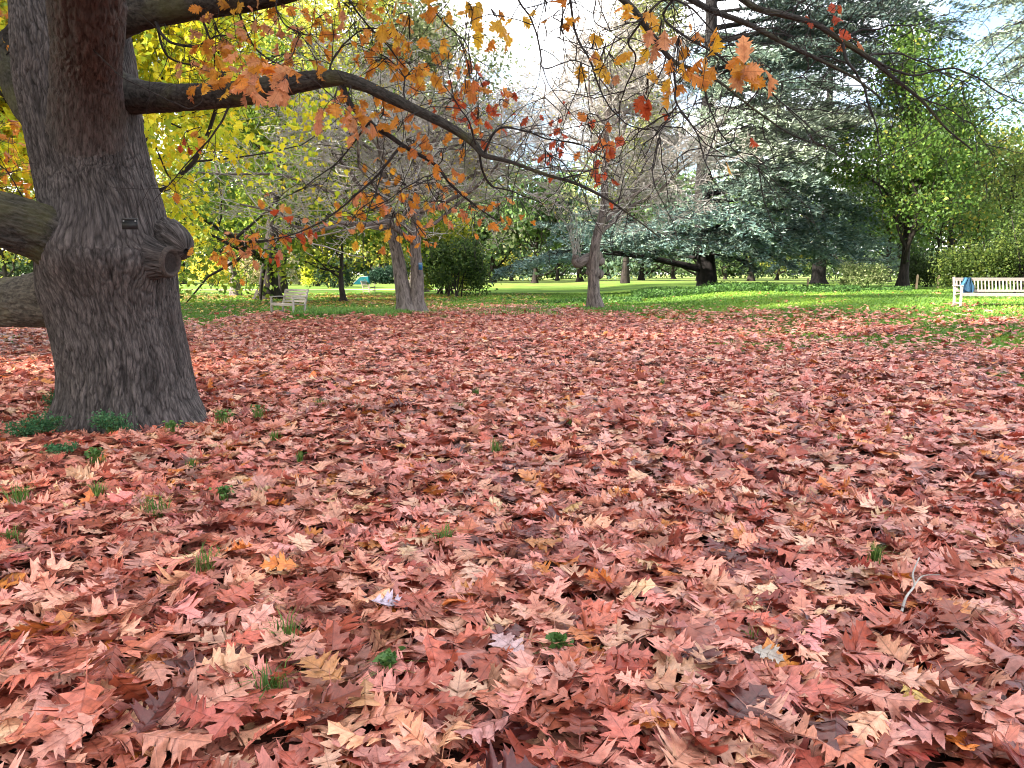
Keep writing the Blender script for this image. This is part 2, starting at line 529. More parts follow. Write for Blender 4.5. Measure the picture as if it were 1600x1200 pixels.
def template(outl, rows, stem, var_seed):
    """flat leaf in (u along, w across): verts (V,2), quads"""
    r = np.random.default_rng(var_seed)
    vs, qs = [], []
    o = np.array(outl)
    n = len(o)
    base = 0
    for side in (1, -1):
        oo = o.copy()
        oo[1:-1, 1] *= 1 + r.normal(0, 0.09, n - 2)
        oo[1:-1, 0] += r.normal(0, 0.012, n - 2)
        s = np.clip(np.maximum.accumulate(np.clip(oo[:, 0] - 0.55 * oo[:, 1], 0, 1) + np.linspace(0, 1e-3, n)), 0, 1)
        s[-1] = 1
        for k in range(rows + 1):
            f = k / rows
            vs.append(np.stack([s * (1 - f) + oo[:, 0] * f, side * oo[:, 1] * f], 1))
        for k in range(rows):
            a = base + k * n + np.arange(n - 1)
            q = np.stack([a, a + 1, a + n + 1, a + n], 1)
            qs.append(q if side > 0 else q[:, ::-1])
        base += (rows + 1) * n
    if stem:
        st = np.array([[-.30, .006], [-.30, -.006], [-.14, .006], [-.14, -.006], [0.01, .010], [0.01, -.010]])
        vs.append(st)
        b = base
        qs.append(np.array([[b, b + 1, b + 3, b + 2], [b + 2, b + 3, b + 5, b + 4]]))
    return np.concatenate(vs), np.concatenate(qs)


def frames(N, r, tilt):
    """random yaw + tilt (radians, array) rotation matrices (N,3,3)"""
    yaw = r.uniform(0, 2 * np.pi, N)
    az = r.uniform(0, 2 * np.pi, N)
    c, s = np.cos(yaw), np.sin(yaw)
    Z = np.zeros((N, 3, 3))
    Z[:, 0, 0], Z[:, 0, 1], Z[:, 1, 0], Z[:, 1, 1], Z[:, 2, 2] = c, -s, s, c, 1
    ax = np.stack([np.cos(az), np.sin(az), 0 * az], 1)
    return rodr(ax, tilt) @ Z


def rodr(ax, ang):
    K = np.zeros((len(ax), 3, 3))
    K[:, 0, 1], K[:, 0, 2], K[:, 1, 0], K[:, 1, 2], K[:, 2, 0], K[:, 2, 1] = -ax[:, 2], ax[:, 1], ax[:, 2], -ax[:, 0], -ax[:, 1], ax[:, 0]
    s, c = np.sin(ang)[:, None, None], np.cos(ang)[:, None, None]
    return np.eye(3)[None] + s * K + (1 - c) * (K @ K)


def leaves_geo(tpl, pos, rot, size, r, curl=1.0):
    """deform N copies of a leaf; returns verts (N,V,3)"""
    uv, q = tpl
    N = len(pos)
    u, w = uv[:, 0][None] - 0.45, uv[:, 1][None]
    R1 = lambda a, b: r.uniform(a, b, N)[:, None]
    z = R1(-.25, .55) * np.abs(w) * curl
    z = z + R1(-.7, .5) * (u * u) * curl
    z = z + R1(-.55, .9) * w * w * curl
    z = z + R1(-.7, .7) * u * w * curl
    z = z + R1(0, .07) * np.sin(u * R1(9, 17) + R1(0, 6)) * np.minimum(np.abs(w) * 5, 1) * curl
    z = z + R1(-.5, 1.1) * np.maximum(np.abs(w) - .2, 0) * curl
    stem = uv[:, 0] < 0
    z = z + np.where(stem[None], -(uv[:, 0][None]) * R1(-.3, .6), 0)
    Lp = np.stack([np.broadcast_to(u, z.shape), np.broadcast_to(w, z.shape) * R1(.8, 1.05), z], -1) * size[:, None, None]
    return np.einsum('nij,nvj->nvi', rot, Lp) + pos[:, None]


def put_leaves(mb, tpl, pos, rot, size, col, r, curl=1.0):
    V = leaves_geo(tpl, pos, rot, size, r, curl)
    N, nv = V.shape[:2]
    q = (tpl[1][None] + (np.arange(N) * nv)[:, None, None]).reshape(-1, 4)
    b = np.concatenate([tpl[0], np.zeros((nv, 1))], 1)
    bb = np.broadcast_to(b[None], (N, nv, 3)).reshape(-1, 3)
    mb.add(V.reshape(-1, 3), q, np.repeat(col, nv, axis=0), bb)


FALL_COLS = np.array([[.67, .272, .198], [.70, .345, .22], [.48, .128, .080], [.30, .060, .033], [.14, .030, .024],
                      [.42, .135, .105], [.58, .19, .04], [.72, .44, .27], [.68, .315, .245]])
FALL_W = np.array([.31, .12, .23, .16, .05, .04, .035, .018, .055])
FALL_NAMES = ['pinkish brown', 'tan', 'rusty', 'dark red', 'maroon', 'dusky mauve', 'orange', 'pale buff', 'faded pink']


def fall_cols(n, r):
    k = r.choice(len(FALL_COLS), n, p=FALL_W / FALL_W.sum())
    return FALL_COLS[k] * r.normal(1, .18, (n, 1)).clip(.5, 1.3) * r.normal(1, .06, (n, 3)), k


def tilts(n, r):
    t = np.abs(r.normal(0, R(12.5), n))
    up = r.random(n) < .10
    t[up] += r.uniform(R(15), R(55), up.sum())
    flip = r.random(n) < .45
    return np.where(flip, np.pi - t, t)


TH = [template(OAK_HI, 2, True, 100 + k) for k in range(6)]
TM = [template(OAK_MID, 1, True, 200 + k) for k in range(5)]
TL = [template(OAK_LOW, 1, False, 300 + k) for k in range(4)]

OAK_XY = P(206, 600, 7.75)[:2]


def scatter(y0, y1, dens, r):
    """random ground points inside a wedge a bit wider than the view"""
    h = 0.80
    n = int(dens * h * (y1**2 - y0**2) + dens * 2 * 1.0 * (y1 - y0))
    y = np.sqrt(r.uniform(y0**2, y1**2, n))
    x = r.uniform(-1, 1, n) * (h * y + 1.0)
    return x, y


def carpet():
    mb = MB()
    r = np.random.default_rng(21)
    for (y0, y1, dens, T, zz) in ((1.3, 5.2, 265, TH, .085), (5.2, 12, 215, TM, .095), (12, 45, 125, TL, .10)):
        x, y = scatter(y0, y1, dens, r)
        keep = r.random(len(x)) < carpet_amount(x, y)
        keep &= np.hypot(x - OAK_XY[0], y - OAK_XY[1]) > 0.72
        x, y = x[keep], y[keep]
        n = len(x)
        heap = .5 + .5 * fbm(np.stack([x * 1.2, y * 1.2, 0 * x], -1), 2)
        zz = zz * (.30 + .70 * ss(.8, 1.7, np.hypot(x - OAK_XY[0], y - OAK_XY[1])))
        z = ground(x, y) + .015 + zz * r.random(n) * (.5 + heap)
        size = r.normal(.176 if y1 < 6 else .168, .036, n).clip(.10, .27)
        col, _ = fall_cols(n, r)
        rot = frames(n, r, tilts(n, r))
        pos = np.stack([x, y, z], 1)
        g = r.integers(0, len(T), n)
        for k in range(len(T)):
            m = g == k
            put_leaves(mb, T[k], pos[m], rot[m], size[m], col[m], r, .68)
    o = mb.build('fallen_leaves', M_FALLEN)
    tag(o, 'thick carpet of rusty fallen red oak leaves covering the lawn', 'fallen leaves', kind='stuff')


carpet()

# the leaves that show largest lie loose on top of the carpet, each its own object
SPECIAL = [(610, 984, .17, (.52, .42, .50), 'pale lilac fallen leaf curling up beside a bare thin stalk'),
           (715, 1130, .19, (.58, .33, .22), 'broad flat buff leaf with seven sharp points near the bottom edge'),
           (572, 1142, .24, (.58, .30, .15), 'largest golden tan leaf, lying flat near the bottom edge'),
           (505, 1098, .21, (.48, .21, .08), 'orange brown leaf propped upright beside the bright green grass tuft'),
           (638, 893, .15, (.60, .38, .23), 'pale cream brown leaf below the small green grass tuft'),
           (795, 1058, .18, (.55, .36, .36), 'pale pink leaf lying flat in the lower middle'),
           (1062, 1095, .24, (.55, .30, .18), 'large tan leaf tilted over an orange leaf'),
           (1050, 1128, .22, (.50, .22, .12), 'broad orange tan leaf lying below a large tan leaf'),
           (1425, 1142, .12, (.62, .40, .10), 'small mustard yellow leaf wedged beside a big rust leaf'),
           (1490, 1140, .25, (.33, .12, .06), 'biggest rust brown leaf in the lower right corner'),
           (1195, 1075, .12, (.42, .36, .30), 'small curled grey leaf among the pink ones'),
           (340, 1045, .20, (.55, .30, .20), 'long tan leaf with narrow spread lobes on the lower left'),
           (1330, 1010, .19, (.45, .17, .12), 'wide reddish leaf with comb-like lobes, right of the centre'),
           (1010, 915, .17, (.56, .33, .17), 'upright golden tan leaf standing out of the carpet'),
           (895, 815, .15, (.52, .30, .12), 'yellow brown leaf lying alone above the centre'),
           (630, 715, .13, (.60, .30, .06), 'bright orange leaf far out on the carpet')]


def loose_leaves():
    r = np.random.default_rng(5)
    items = []
    for (px, py, s, c, lab) in SPECIAL:
        g = GP(px, py)
        items.append((g, s, np.array(c), r.uniform(0, R(20)), lab, 'fallen_leaf', 'distinctive leaves on the carpet'))
    pts = [i[0][:2] for i in items]
    want = 300
    tries = 0
    zones = {}
    while len(items) < want and tries < 60000:
        tries += 1
        px, py = r.uniform(-10, 1610), 1205 - 330 * r.random() ** 1.25
        g = GP(px, py)
        p = np.array(pts)
        if np.min(np.hypot(*(p - g[:2]).T)) < .088:
            continue
        pts.append(g[:2])
        c, k = fall_cols(1, r)
        zone = ['left', 'middle', 'right'][int(np.clip(px // 534, 0, 2))]
        row = 'front edge' if py > 1060 else 'near ground'
        lab = f'{FALL_NAMES[k[0]]} oak leaf on top of the carpet, {zone} of the {row}'
        t = np.abs(r.normal(0, R(14)))
        if r.random() < .12:
            t += r.uniform(R(15), R(50))
        items.append((g, r.normal(.186, .03), c[0], t, lab, 'fallen_leaf', f'{FALL_NAMES[k[0]]} leaves loose on the carpet'))
    for (g, s, c, t, lab, nm, grp) in items:
        mb = MB()
        n1 = np.array([t if r.random() < .6 else np.pi - t])
        pos = np.array([[g[0], g[1], ground(g[0], g[1]) + .105 + .03 * r.random()]])
        put_leaves(mb, TH[r.integers(0, 6)], pos, frames(1, r, n1), np.array([s]), c[None], r, .62)
        o = mb.build(nm, M_FALLEN, origin=pos[0])
        tag(o, lab, 'leaf', grp)


loose_leaves()


# yellow and brown litter under the park trees on the left
def litter():
    mb = MB()
    r = np.random.default_rng(33)
    n = 26000
    px, Y = r.uniform(-100, 860, n), r.uniform(30, 60, n)
    x = (px - 800) / F_PX * Y
    d = fbm(np.stack([x * .2, Y * .2, 0 * x], -1), 3)
    dens = ss(33, 40, Y) * (1 - ss(50, 58, Y)) * (1 - ss(620, 760, px)) * (.55 + d)
    dens = np.maximum(dens, .12)
    keep = r.random(n) < dens
    x, y = x[keep], Y[keep]
    n = len(x)
    cols = np.array([[.42, .28, .05], [.30, .15, .05], [.20, .09, .04], [.48, .36, .08], [.34, .20, .06]])
    c = cols[r.integers(0, 5, n)] * r.normal(1, .15, (n, 1))
    put_leaves(mb, TL[0], np.stack([x, y, ground(x, y) + r.uniform(.02, .07, n)], 1), frames(n, r, tilts(n, r)), r.normal(.19, .03, n), c, r)
    # scattered leaves over the right lawn
    n = 1700
    px, Y = r.uniform(800, 1700, n), 20 + 32 * r.random(n) ** 1.4
    x = (px - 800) / F_PX * Y
    keep = r.random(n) < .35 + .5 * fbm(np.stack([x * .3, Y * .3, 0 * x], -1), 2)
    x, y = x[keep], Y[keep]
    n = len(x)
    c, _ = fall_cols(n, r)
    put_leaves(mb, TL[1], np.stack([x, y, ground(x, y) + r.uniform(.02, .06, n)], 1), frames(n, r, tilts(n, r)), r.normal(.16, .03, n), c * [1.15, 1.1, .9], r)
    tag(mb.build('leaf_litter', M_FALLEN), 'scattered yellow and brown leaf litter on the far grass', 'leaf litter', kind='stuff')


litter()


# ------------------------------------------------------------------ grass
def blades(mb, base, h, r, cols, lean=.45, width=.012, n_per=1):
    n = len(base)
    az = r.uniform(0, 2 * np.pi, n)
    d = np.stack([np.cos(az), np.sin(az), 0 * az], 1)
    s = np.stack([-np.sin(az), np.cos(az), 0 * az], 1) * (width if np.isscalar(width) else width[:, None])
    k = np.abs(r.normal(0, lean, n))[:, None]
    h = h[:, None]
    up = np.array([[0, 0, 1.]])
    m = base + d * k * h * .35 + up * h * .6
    t = base + d * k * h * 1.0 + up * h * (1 - .35 * np.minimum(k, 1.2))
    V = np.stack([base - s, base + s, m + s * .75, m - s * .75, t + s * .1, t - s * .1], 1)
    q = np.array([[0, 1, 2, 3], [3, 2, 4, 5]])
    q = (q[None] + (np.arange(n) * 6)[:, None, None]).reshape(-1, 4)
    mb.add(V.reshape(-1, 3), q, np.repeat(cols, 6, axis=0))


def lawn_grass():
    mb = MB()
    r = np.random.default_rng(44)
    n = 150000
    Y = 16 + 44 * r.random(n) ** 1.3
    px = r.uniform(-120, 1720, n)
    x = (px - 800) / F_PX * Y
    ca = carpet_amount(x, Y)
    keep = r.random(n) > ca * 1.12
    x, y = x[keep], Y[keep]
    n = len(x)
    g = r.random((n, 1))
    d = fbm(np.stack([x * .25, y * .25, 0 * x], -1), 3)[:, None]
    c = np.array([.07, .17, .02]) * (1 - g) + np.array([.15, .25, .035]) * g
    c = c * (1 + .35 * d) + np.clip(d, 0, 1) * [.05, .02, 0]
    blades(mb, np.stack([x, y, ground(x, y)], 1), r.uniform(.04, .09, n), r, c, .7, .014 + .0004 * y)
    # rough unmown grass in front of the bench and the twin-stemmed tree
    for (p0, p1, y0, y1, m, hh) in ((455, 640, 26.6, 31.5, 9000, .20), (560, 720, 25.5, 30, 3500, .16), (720, 960, 27.5, 33.5, 3500, .15), (905, 990, 30.5, 33, 900, .18)):
        yy = r.uniform(y0, y1, m)
        xx = (r.uniform(p0, p1, m) - 800) / F_PX * yy
        k2 = fbm(np.stack([xx * .9, yy * .6, 0 * xx + 2], -1), 2) > -.15
        xx, yy = xx[k2], yy[k2]
        m = len(xx)
        g = r.random((m, 1))
        blades(mb, np.stack([xx, yy, ground(xx, yy)], 1), r.uniform(.6, 1.5, m) * hh, r, np.array([.08, .19, .03]) * (1 - g) + np.array([.20, .34, .07]) * g, .6, .016)
    tag(mb.build('grass', M_GRASS), 'short green grass of the lawn around the carpet', 'grass', kind='stuff')


lawn_grass()


# ------------------------------------------------------------------ foreground oak
def loft(rows, n_along, sides, amp, freq, seed=0, bulges=(), plates=0):
    """detailed trunk or limb: rows = (x,y,z,r); returns verts, quads, bark coordinates"""
    c = spline(rows, n_along)
    Pt, Rd = c[:, :3], np.maximum(c[:, 3], .004)
    T = nrm(np.gradient(Pt, axis=0))
    m = nrm(Pt[-1] - Pt[0])
    ref = np.array([0, 1.0, 0.05]) if abs(m[2]) > .75 else np.array([0, .1, 1.0])
    U = nrm(np.cross(T, ref))
    W = np.cross(T, U)
    a = np.arange(sides) / sides * 2 * np.pi
    L = np.concatenate([[0], np.cumsum(np.linalg.norm(np.diff(Pt, axis=0), axis=1))])
    ca, sa = np.cos(a)[None], np.sin(a)[None]
    rr = np.repeat(Rd[:, None], sides, 1)
    r0 = max(Rd.mean(), .05)
    bc = np.stack(np.broadcast_arrays(r0 * ca, r0 * sa, L[:, None]), -1) + seed
    low = fbm(bc * [1.7, 1.7, .7] / max(r0 * 1.4, .12) * .35 + 4.4, 3)
    rid = 1 - np.abs(fbm(bc * [freq, freq, freq * .13] + np.stack([0 * low, 0 * low, low * .4], -1), 3))
    rid2 = 1 - np.abs(fbm(bc * [freq * 2.1, freq * 2.1, freq * .35] + 9, 2))
    amp = amp * np.clip(Rd / .08, .12, 1)[:, None]
    furrow = np.clip(.42 + .85 * (rid - .28) + .25 * (rid2 - .5), .25, 1.2)
    rr = rr * (1 + .07 * low)
    if plates:
        wp = bc + .035 * np.stack([fbm(bc * [5, 5, 3] + k_, 2) for k_ in (0, 40, 80)], -1)
        crack = ss(.0, .26, worley(wp * [plates, plates, plates * .14]))
        crack2 = ss(.0, .35, worley(wp * [plates * 2.0, plates * 2.0, plates * .4] + 7))
        age = .55 + .45 * ss(-.5, .5, low + .8 * fbm(bc * [1.5, 1.5, .8] + 60, 2))
        rr = rr + amp * age * (crack - .6) + amp * .35 * age * (crack2 - .6) + amp * .4 * (rid - .6)
        furrow = (.34 + .62 * (crack * .65 + crack2 * .35)) * (.62 + .6 * rid)
    else:
        rr = rr + amp * (rid - .6) + amp * .45 * (rid2 - .6)
    V = Pt[:, None] + rr[..., None] * (U[:, None] * ca[..., None] + W[:, None] * sa[..., None])
    for (bp, br, bh) in bulges:
        d = np.linalg.norm(V - np.asarray(bp), axis=-1)
        out = V - Pt[:, None]
        V = V + nrm(out) * (bh * np.exp(-(d / br)**2))[..., None]
    i = np.arange(n_along - 1)[:, None] * sides
    j = np.arange(sides)[None]
    q = np.stack([i + j, i + (j + 1) % sides, i + sides + (j + 1) % sides, i + sides + j], -1).reshape(-1, 4)
    loft.tone = np.repeat(furrow.reshape(-1, 1), 3, 1)
    return V.reshape(-1, 3), q, bc.reshape(-1, 3)


def pxrow(px, py, Y, r):
    return [*P(px, py, Y), r]


oak = empty('oak_tree', (OAK_XY[0], OAK_XY[1], 0), 'massive old oak trunk with low spreading limbs and last orange leaves', 'tree')
oak_inv = np.array([OAK_XY[0], OAK_XY[1], 0])


def part(mb, name, mat, parent, smooth=True):
    """mesh given in world coordinates, hung under a thing that stands at parent.location"""
    root = parent
    while root.parent is not None:
        root = root.parent
    return mb.build(name, mat, parent, smooth, origin=np.array(root.location))


trunk_rows = [(*P(214, 722, 7.75), 1.05), (*P(212, 694, 7.75), .86), (*P(210, 665, 7.75), .745), (*P(206, 625, 7.75), .68), (*P(199, 560, 7.75), .635), (*P(188, 500, 7.75), .62),
              (*P(179, 440, 7.75), .63), (*P(174, 395, 7.75), .63), (*P(168, 340, 7.75), .575), (*P(154, 280, 7.8), .54), (*P(138, 210, 7.8), .53), (*P(126, 130, 7.85), .55),
              (*P(115, 60, 7.9), .53), (*P(100, -10, 8.0), .47), (*P(85, -120, 8.1), .40), (*P(80, -300, 8.2), .34), (*P(95, -520, 8.3), .25), (*P(90, -800, 8.4), .16)]
bul = [(P(232, 408, 7.2), .27, .15), (P(125, 395, 7.1), .34, .10), (P(90, 450, 7.4), .28, .06), (P(150, 190, 7.25), .3, .08), (P(215, 150, 7.5), .2, .07),
       (P(215, 480, 7.1), .22, .035), (P(130, 300, 7.2), .16, -.03), (P(210, 330, 7.3), .14, -.03), (P(60, 500, 7.7), .2, .06), (P(105, 390, 7.1), .30, .10), (P(165, 400, 7.0), .3, .05), (P(205, 420, 7.0), .3, .08),
       (P(325, 695, 7.5), .30, .26), (P(105, 695, 7.3), .30, .24), (P(200, 705, 7.0), .22, .16), (P(265, 700, 7.05), .16, .10)]
tm = MB()
v, q, b = loft(trunk_rows, 800, 680, .018, 9.0, 0, bul, 31)
tm.add(v, q, loft.tone, b)
trunk = part(tm, 'trunk', M_OAK, oak)

# cut stub, its scar and the burl beside it
sm = MB()
p0, p1 = P(205, 402, 7.46), P(267, 410, 7.37)
ax = nrm(p1 - p0)
v, q, b = loft([(*p0, .33), (*(p0 * .6 + p1 * .4), .225), (*(p0 * .2 + p1 * .8), .15), (*p1, .145)], 60, 110, .016, 9, 3, plates=17)
sm.add(v, q, loft.tone, b)
stub = part(sm, 'branch_stub', M_OAK, oak)
cm = MB()
rr = np.linspace(0, 1, 9)
aa = np.linspace(0, 2 * np.pi, 40, endpoint=False)
uu = nrm(np.cross(ax, [0, 0, 1]))
ww = np.cross(ax, uu)
zc = np.where(rr < .72, -.02 - .008 * np.sin(rr * 22), .004)
zc[-1] = -.03
V = p1 + (rr[:, None, None] *   .152 * (uu * np.cos(aa)[None, :, None] + ww * np.sin(aa)[None, :, None])) + (zc[:, None, None] + .012) * ax
i = np.arange(8)[:, None] * 40
j = np.arange(40)[None]
q = np.stack([i + j, i + (j + 1) % 40, i + 40 + (j + 1) % 40, i + 40 + j], -1).reshape(-1, 4)
cols = np.repeat(np.where(rr[:, None] < .7, [[.022, .016, .014]], [[.055, .042, .036]]), 40, axis=0)
cm.add(V.reshape(-1, 3), q, cols)
part(cm, 'cut_face', tint_mat('cut wood', .9, (40, 40, 40), .35), stub)
bm_ = MB()
v, q, b = loft([(*P(262, 372, 7.75), .20), (*P(275, 380, 7.6), .17), (*P(286, 389, 7.5), .11), (*P(291, 393, 7.46), .03)], 50, 90, .014, 9, 5, plates=17)
bm_.add(v, q, loft.tone, b)
part(bm_, 'burl', M_OAK, oak)

# ---- limbs (photo pixel x, y, distance, radius)
LIMBS = {
    'a': [(142, 285, 7.85, .42), (141, 235, 7.62, .385), (140, 185, 7.38, .335), (139, 135, 7.08, .295), (139, 85, 6.75, .275), (137, 20, 6.2, .265), (133, -80, 5.5, .25), (120, -240, 4.6, .22), (90, -420, 4.0, .18)],
    'b': [(130, 45, 7.8, .26), (195, 22, 7.6, .19), (260, 10, 7.4, .155), (330, 0, 7.25, .14), (400, -12, 7.1, .13), (480, -30, 7.0, .12), (640, -80, 6.7, .10), (850, -120, 6.2, .07), (1050, -110, 5.6, .04)],
    'c': [(165, 140, 7.8, .27), (208, 150, 7.65, .165), (260, 153, 7.5, .127), (330, 151, 7.3, .112), (400, 142, 7.15, .10), (460, 130, 7.0, .086), (520, 122, 6.85, .064), (560, 130, 6.75, .053),
          (600, 148, 6.65, .046), (650, 172, 6.5, .040), (700, 197, 6.4, .035), (738, 222, 6.3, .031), (756, 242, 6.25, .021), (795, 252, 6.15, .015), (850, 272, 6.05, .012), (900, 287, 5.95, .012),
          (950, 312, 5.9, .009), (990, 340, 5.85, .006), (1030, 370, 5.8, .004)],
    'd': [(165, 405, 7.75, .36), (112, 386, 7.38, .30), (60, 362, 7.15, .25), (0, 343, 6.95, .24), (-80, 330, 6.8, .22), (-220, 300, 6.5, .19), (-420, 230, 6.2, .14)],
    'e': [(150, 455, 7.85, .40), (85, 466, 7.85, .30), (40, 471, 7.9, .262), (0, 473, 8.0, .25), (-70, 474, 8.1, .235), (-220, 455, 8.3, .20), (-420, 400, 8.6, .15)],
    'f': [(90, 215, 8.0, .20), (42, 170, 8.1, .13), (18, 128, 8.2, .115), (2, 90, 8.3, .10), (8, 62, 8.4, .075), (30, 30, 8.5, .06), (40, -30, 8.6, .05)],
    'g': [(90, -160, 8.1, .24), (250, -190, 7.4, .16), (500, -170, 6.6, .11), (720, -110, 5.9, .07), (880, -55, 5.4, .04), (950, -18, 5.2, .027), (985, 10, 5.1, .021), (1006, 36, 5.05, .019),
          (1030, 70, 5.0, .017), (1055, 98, 4.95, .014), (1090, 110, 4.9, .010), (1130, 132, 4.85, .008), (1180, 172, 4.8, .006), (1240, 212, 4.75, .004), (1290, 228, 4.7, .003)],
    'h': [(100, -280, 8.2, .22), (400, -260, 7.2, .14), (750, -170, 6.4, .08), (960, -70, 6.0, .04), (1065, -10, 5.9, .024), (1110, 15, 5.85, .021), (1170, 38, 5.8, .019), (1230, 70, 5.8, .016),
          (1290, 98, 5.8, .012), (1335, 122, 5.8, .008), (1372, 150, 5.8, .005)],
    'i': [(100, -330, 8.2, .2), (500, -330, 7.6, .13), (900, -180, 7.0, .07), (1080, -60, 6.7, .04), (1155, -5, 6.6, .026), (1185, 14, 6.55, .024), (1225, 23, 6.5, .022), (1275, 38, 6.5, .021),
          (1312, 62, 6.5, .021), (1360, 92, 6.5, .018), (1400, 125, 6.5, .015), (1440, 157, 6.5, .012), (1478, 200, 6.5, .008), (1520, 235, 6.5, .005)],
}
SUBS = [  # hung on a limb: name of limb, pixel polyline with px-width start/end
    ('c', [(525, 128), (545, 160), (575, 190), (605, 208), (640, 232), (680, 255), (705, 285), (740, 318), (775, 338)], 6.75, .030, .006),
    ('c', [(616, 222), (606, 252), (585, 278), (545, 312), (500, 345), (440, 368), (395, 378)], 6.7, .013, .004),
    ('c', [(604, 262), (590, 300), (582, 330), (578, 358)], 6.7, .007, .003),
    ('c', [(680, 258), (640, 290), (600, 320), (560, 340)], 6.6, .006, .003),
    ('c', [(365, 165), (345, 200), (325, 228), (290, 270), (252, 316)], 7.2, .011, .003),
    ('c', [(560, 215), (535, 245), (510, 270), (480, 290), (440, 315)], 6.9, .009, .003),
    ('c', [(748, 240), (752, 262), (765, 287), (800, 292), (850, 310)], 6.2, .011, .003),
    ('c', [(745, 225), (735, 196), (720, 178), (700, 150)], 6.2, .008, .003),
    ('c', [(752, 236), (775, 205), (800, 200), (850, 218), (900, 228), (950, 252)], 6.2, .010, .003),
    ('c', [(520, 118), (515, 90), (535, 55), (560, 30), (620, 15)], 6.9, .010, .003),
    ('c', [(640, 165), (630, 140), (625, 110), (600, 80), (570, 60)], 6.6, .008, .003),
    ('c', [(900, 288), (880, 255), (860, 240), (845, 215)], 5.9, .006, .002),
    ('c', [(880, 282), (920, 270), (965, 258)], 5.95, .005, .002),
    ('b', [(225, 35), (260, 62), (300, 75), (350, 60), (400, 70)], 7.3, .018, .004),
    ('b', [(215, 50), (250, 80), (290, 92), (330, 110), (360, 120)], 7.3, .012, .003),
    ('b', [(305, 30), (320, 75), (310, 110), (305, 135)], 7.2, .012, .004),
    ('b', [(360, 5), (385, 55), (410, 85), (450, 100), (490, 125)], 7.1, .011, .003),
    ('b', [(430, -10), (440, 30), (470, 60), (500, 75)], 7.0, .009, .003),
    ('b', [(520, -30), (560, 20), (600, 60), (640, 110), (660, 140)], 6.8, .010, .003),
    ('b', [(640, -70), (660, 0), (690, 40), (730, 80), (740, 140)], 6.6, .010, .003),
    ('b', [(720, -90), (735, -10), (728, 50), (725, 85)], 6.4, .006, .003),
    ('a', [(150, 60), (163, 30), (175, 5), (190, -15)], 6.15, .006, .004),
    ('a', [(155, 40), (148, 78), (160, 90), (190, 120), (225, 138), (270, 160), (300, 172), (322, 160), (318, 140)], 6.2, .006, .003),
    ('g', [(1056, 102), (1052, 140), (1050, 170), (1066, 205), (1078, 245), (1083, 275)], 4.95, .008, .003),
    ('g', [(1052, 172), (1040, 190), (1022, 215), (1020, 232)], 4.95, .005, .002),
    ('g', [(1003, 32), (985, 60), (1000, 85), (980, 140), (980, 200)], 5.05, .007, .003),
    ('g', [(880, -55), (895, 45), (918, 105), (935, 165), (968, 208), (1010, 222)], 5.4, .010, .003),
    ('g', [(880, -55), (878, 0), (876, 40), (875, 70)], 5.4, .006, .002),
    ('g', [(1000, 35), (1030, 10), (1060, 30), (1090, 75), (1110, 105)], 5.05, .008, .003),
    ('g', [(1100, 118), (1110, 170), (1130, 215), (1165, 250), (1200, 265)], 4.9, .006, .002),
    ('g', [(800, -85), (808, 0), (832, 42), (842, 100), (850, 122), (885, 115), (915, 130)], 5.6, .009, .003),
    ('g', [(930, -25), (925, 40), (945, 75), (960, 100)], 5.2, .006, .002),
    ('h', [(1062, -10), (1040, 25), (1100, 60), (1180, 100), (1260, 160), (1330, 215)], 5.9, .010, .003),
    ('i', [(1312, 62), (1318, 100), (1332, 132), (1344, 185), (1353, 243)], 6.5, .013, .004),
    ('i', [(1360, 92), (1385, 78), (1440, 78), (1500, 95), (1560, 120)], 6.5, .010, .003),
    ('i', [(1355, 92), (1420, 120), (1480, 112), (1540, 150), (1610, 185)], 6.5, .010, .003),
    ('i', [(1318, 70), (1345, 45), (1400, 30), (1460, 20), (1520, -5)], 6.5, .009, .003),
    ('i', [(1230, 25), (1250, 5), (1290, -10)], 6.5, .008, .004),
    ('i', [(1320, 105), (1290, 85), (1265, 110), (1220, 120)], 6.5, .007, .003),
    ('i', [(1440, 158), (1500, 160), (1560, 180), (1610, 215)], 6.5, .007, .002),
    ('d', [(60, 350), (40, 300), (20, 260), (-10, 240)], 7.1, .008, .003),
    ('f', [(8, 65), (40, 40), (80, 15), (100, -10)], 8.0, .010, .004),
]
limb_obj, limb_pts, twig_mb, leaf_mb = {}, {}, {}, {}
for nm, rows in LIMBS.items():
    m = MB()
    n = 150
    big = max(r_[3] for r_ in rows) > .3
    v, q, b = loft([pxrow(*r_) for r_ in rows], n + 120 * big, 150 if big else 70, .015 if big else .008, 9, ord(nm), plates=20 if big else 34)
    m.add(v, q, .5 + .5 * loft.tone, b)
    limb_obj[nm] = part(m, 'limb', M_OAK if nm == 'a' else M_LIMB_PALE if nm == 'e' else M_OAKLIMB, oak)
    limb_pts[nm] = [spline([pxrow(*r_) for r_ in rows], 120)[:, :3]]
    twig_mb[nm], leaf_mb[nm] = MB(), MB()
orr = np.random.default_rng(77)
for (nm, poly, Y, r0, r1) in SUBS:
    pts = np.array([P(x_, y_, Y) for x_, y_ in poly])
    all_ = np.concatenate(limb_pts[nm])
    d = np.linalg.norm((all_ - pts[0]) * [1, .25, 1], axis=1)
    start = all_[d.argmin()]
    drift = np.linspace(0, 1, len(pts))[:, None] * np.array([[0, orr.uniform(-.5, .6), 0]])
    pts[1:] += drift[1:] * [0, 1, 0]
    pts[0] = start
    n = 34
    c = spline(pts, n)
    k = np.linspace(0, 1, n)[:, None]
    c = c + .012 * np.stack([fbm(np.concatenate([c * 6, ], 1) + s_, 2) for s_ in (0, 31, 57)], 1) * np.minimum(k * 4, 1)
    tubes(twig_mb[nm], c[None], (r0 * (1 - k[:, 0]) + r1 * k[:, 0])[None], 7)
    limb_pts[nm].append(c)


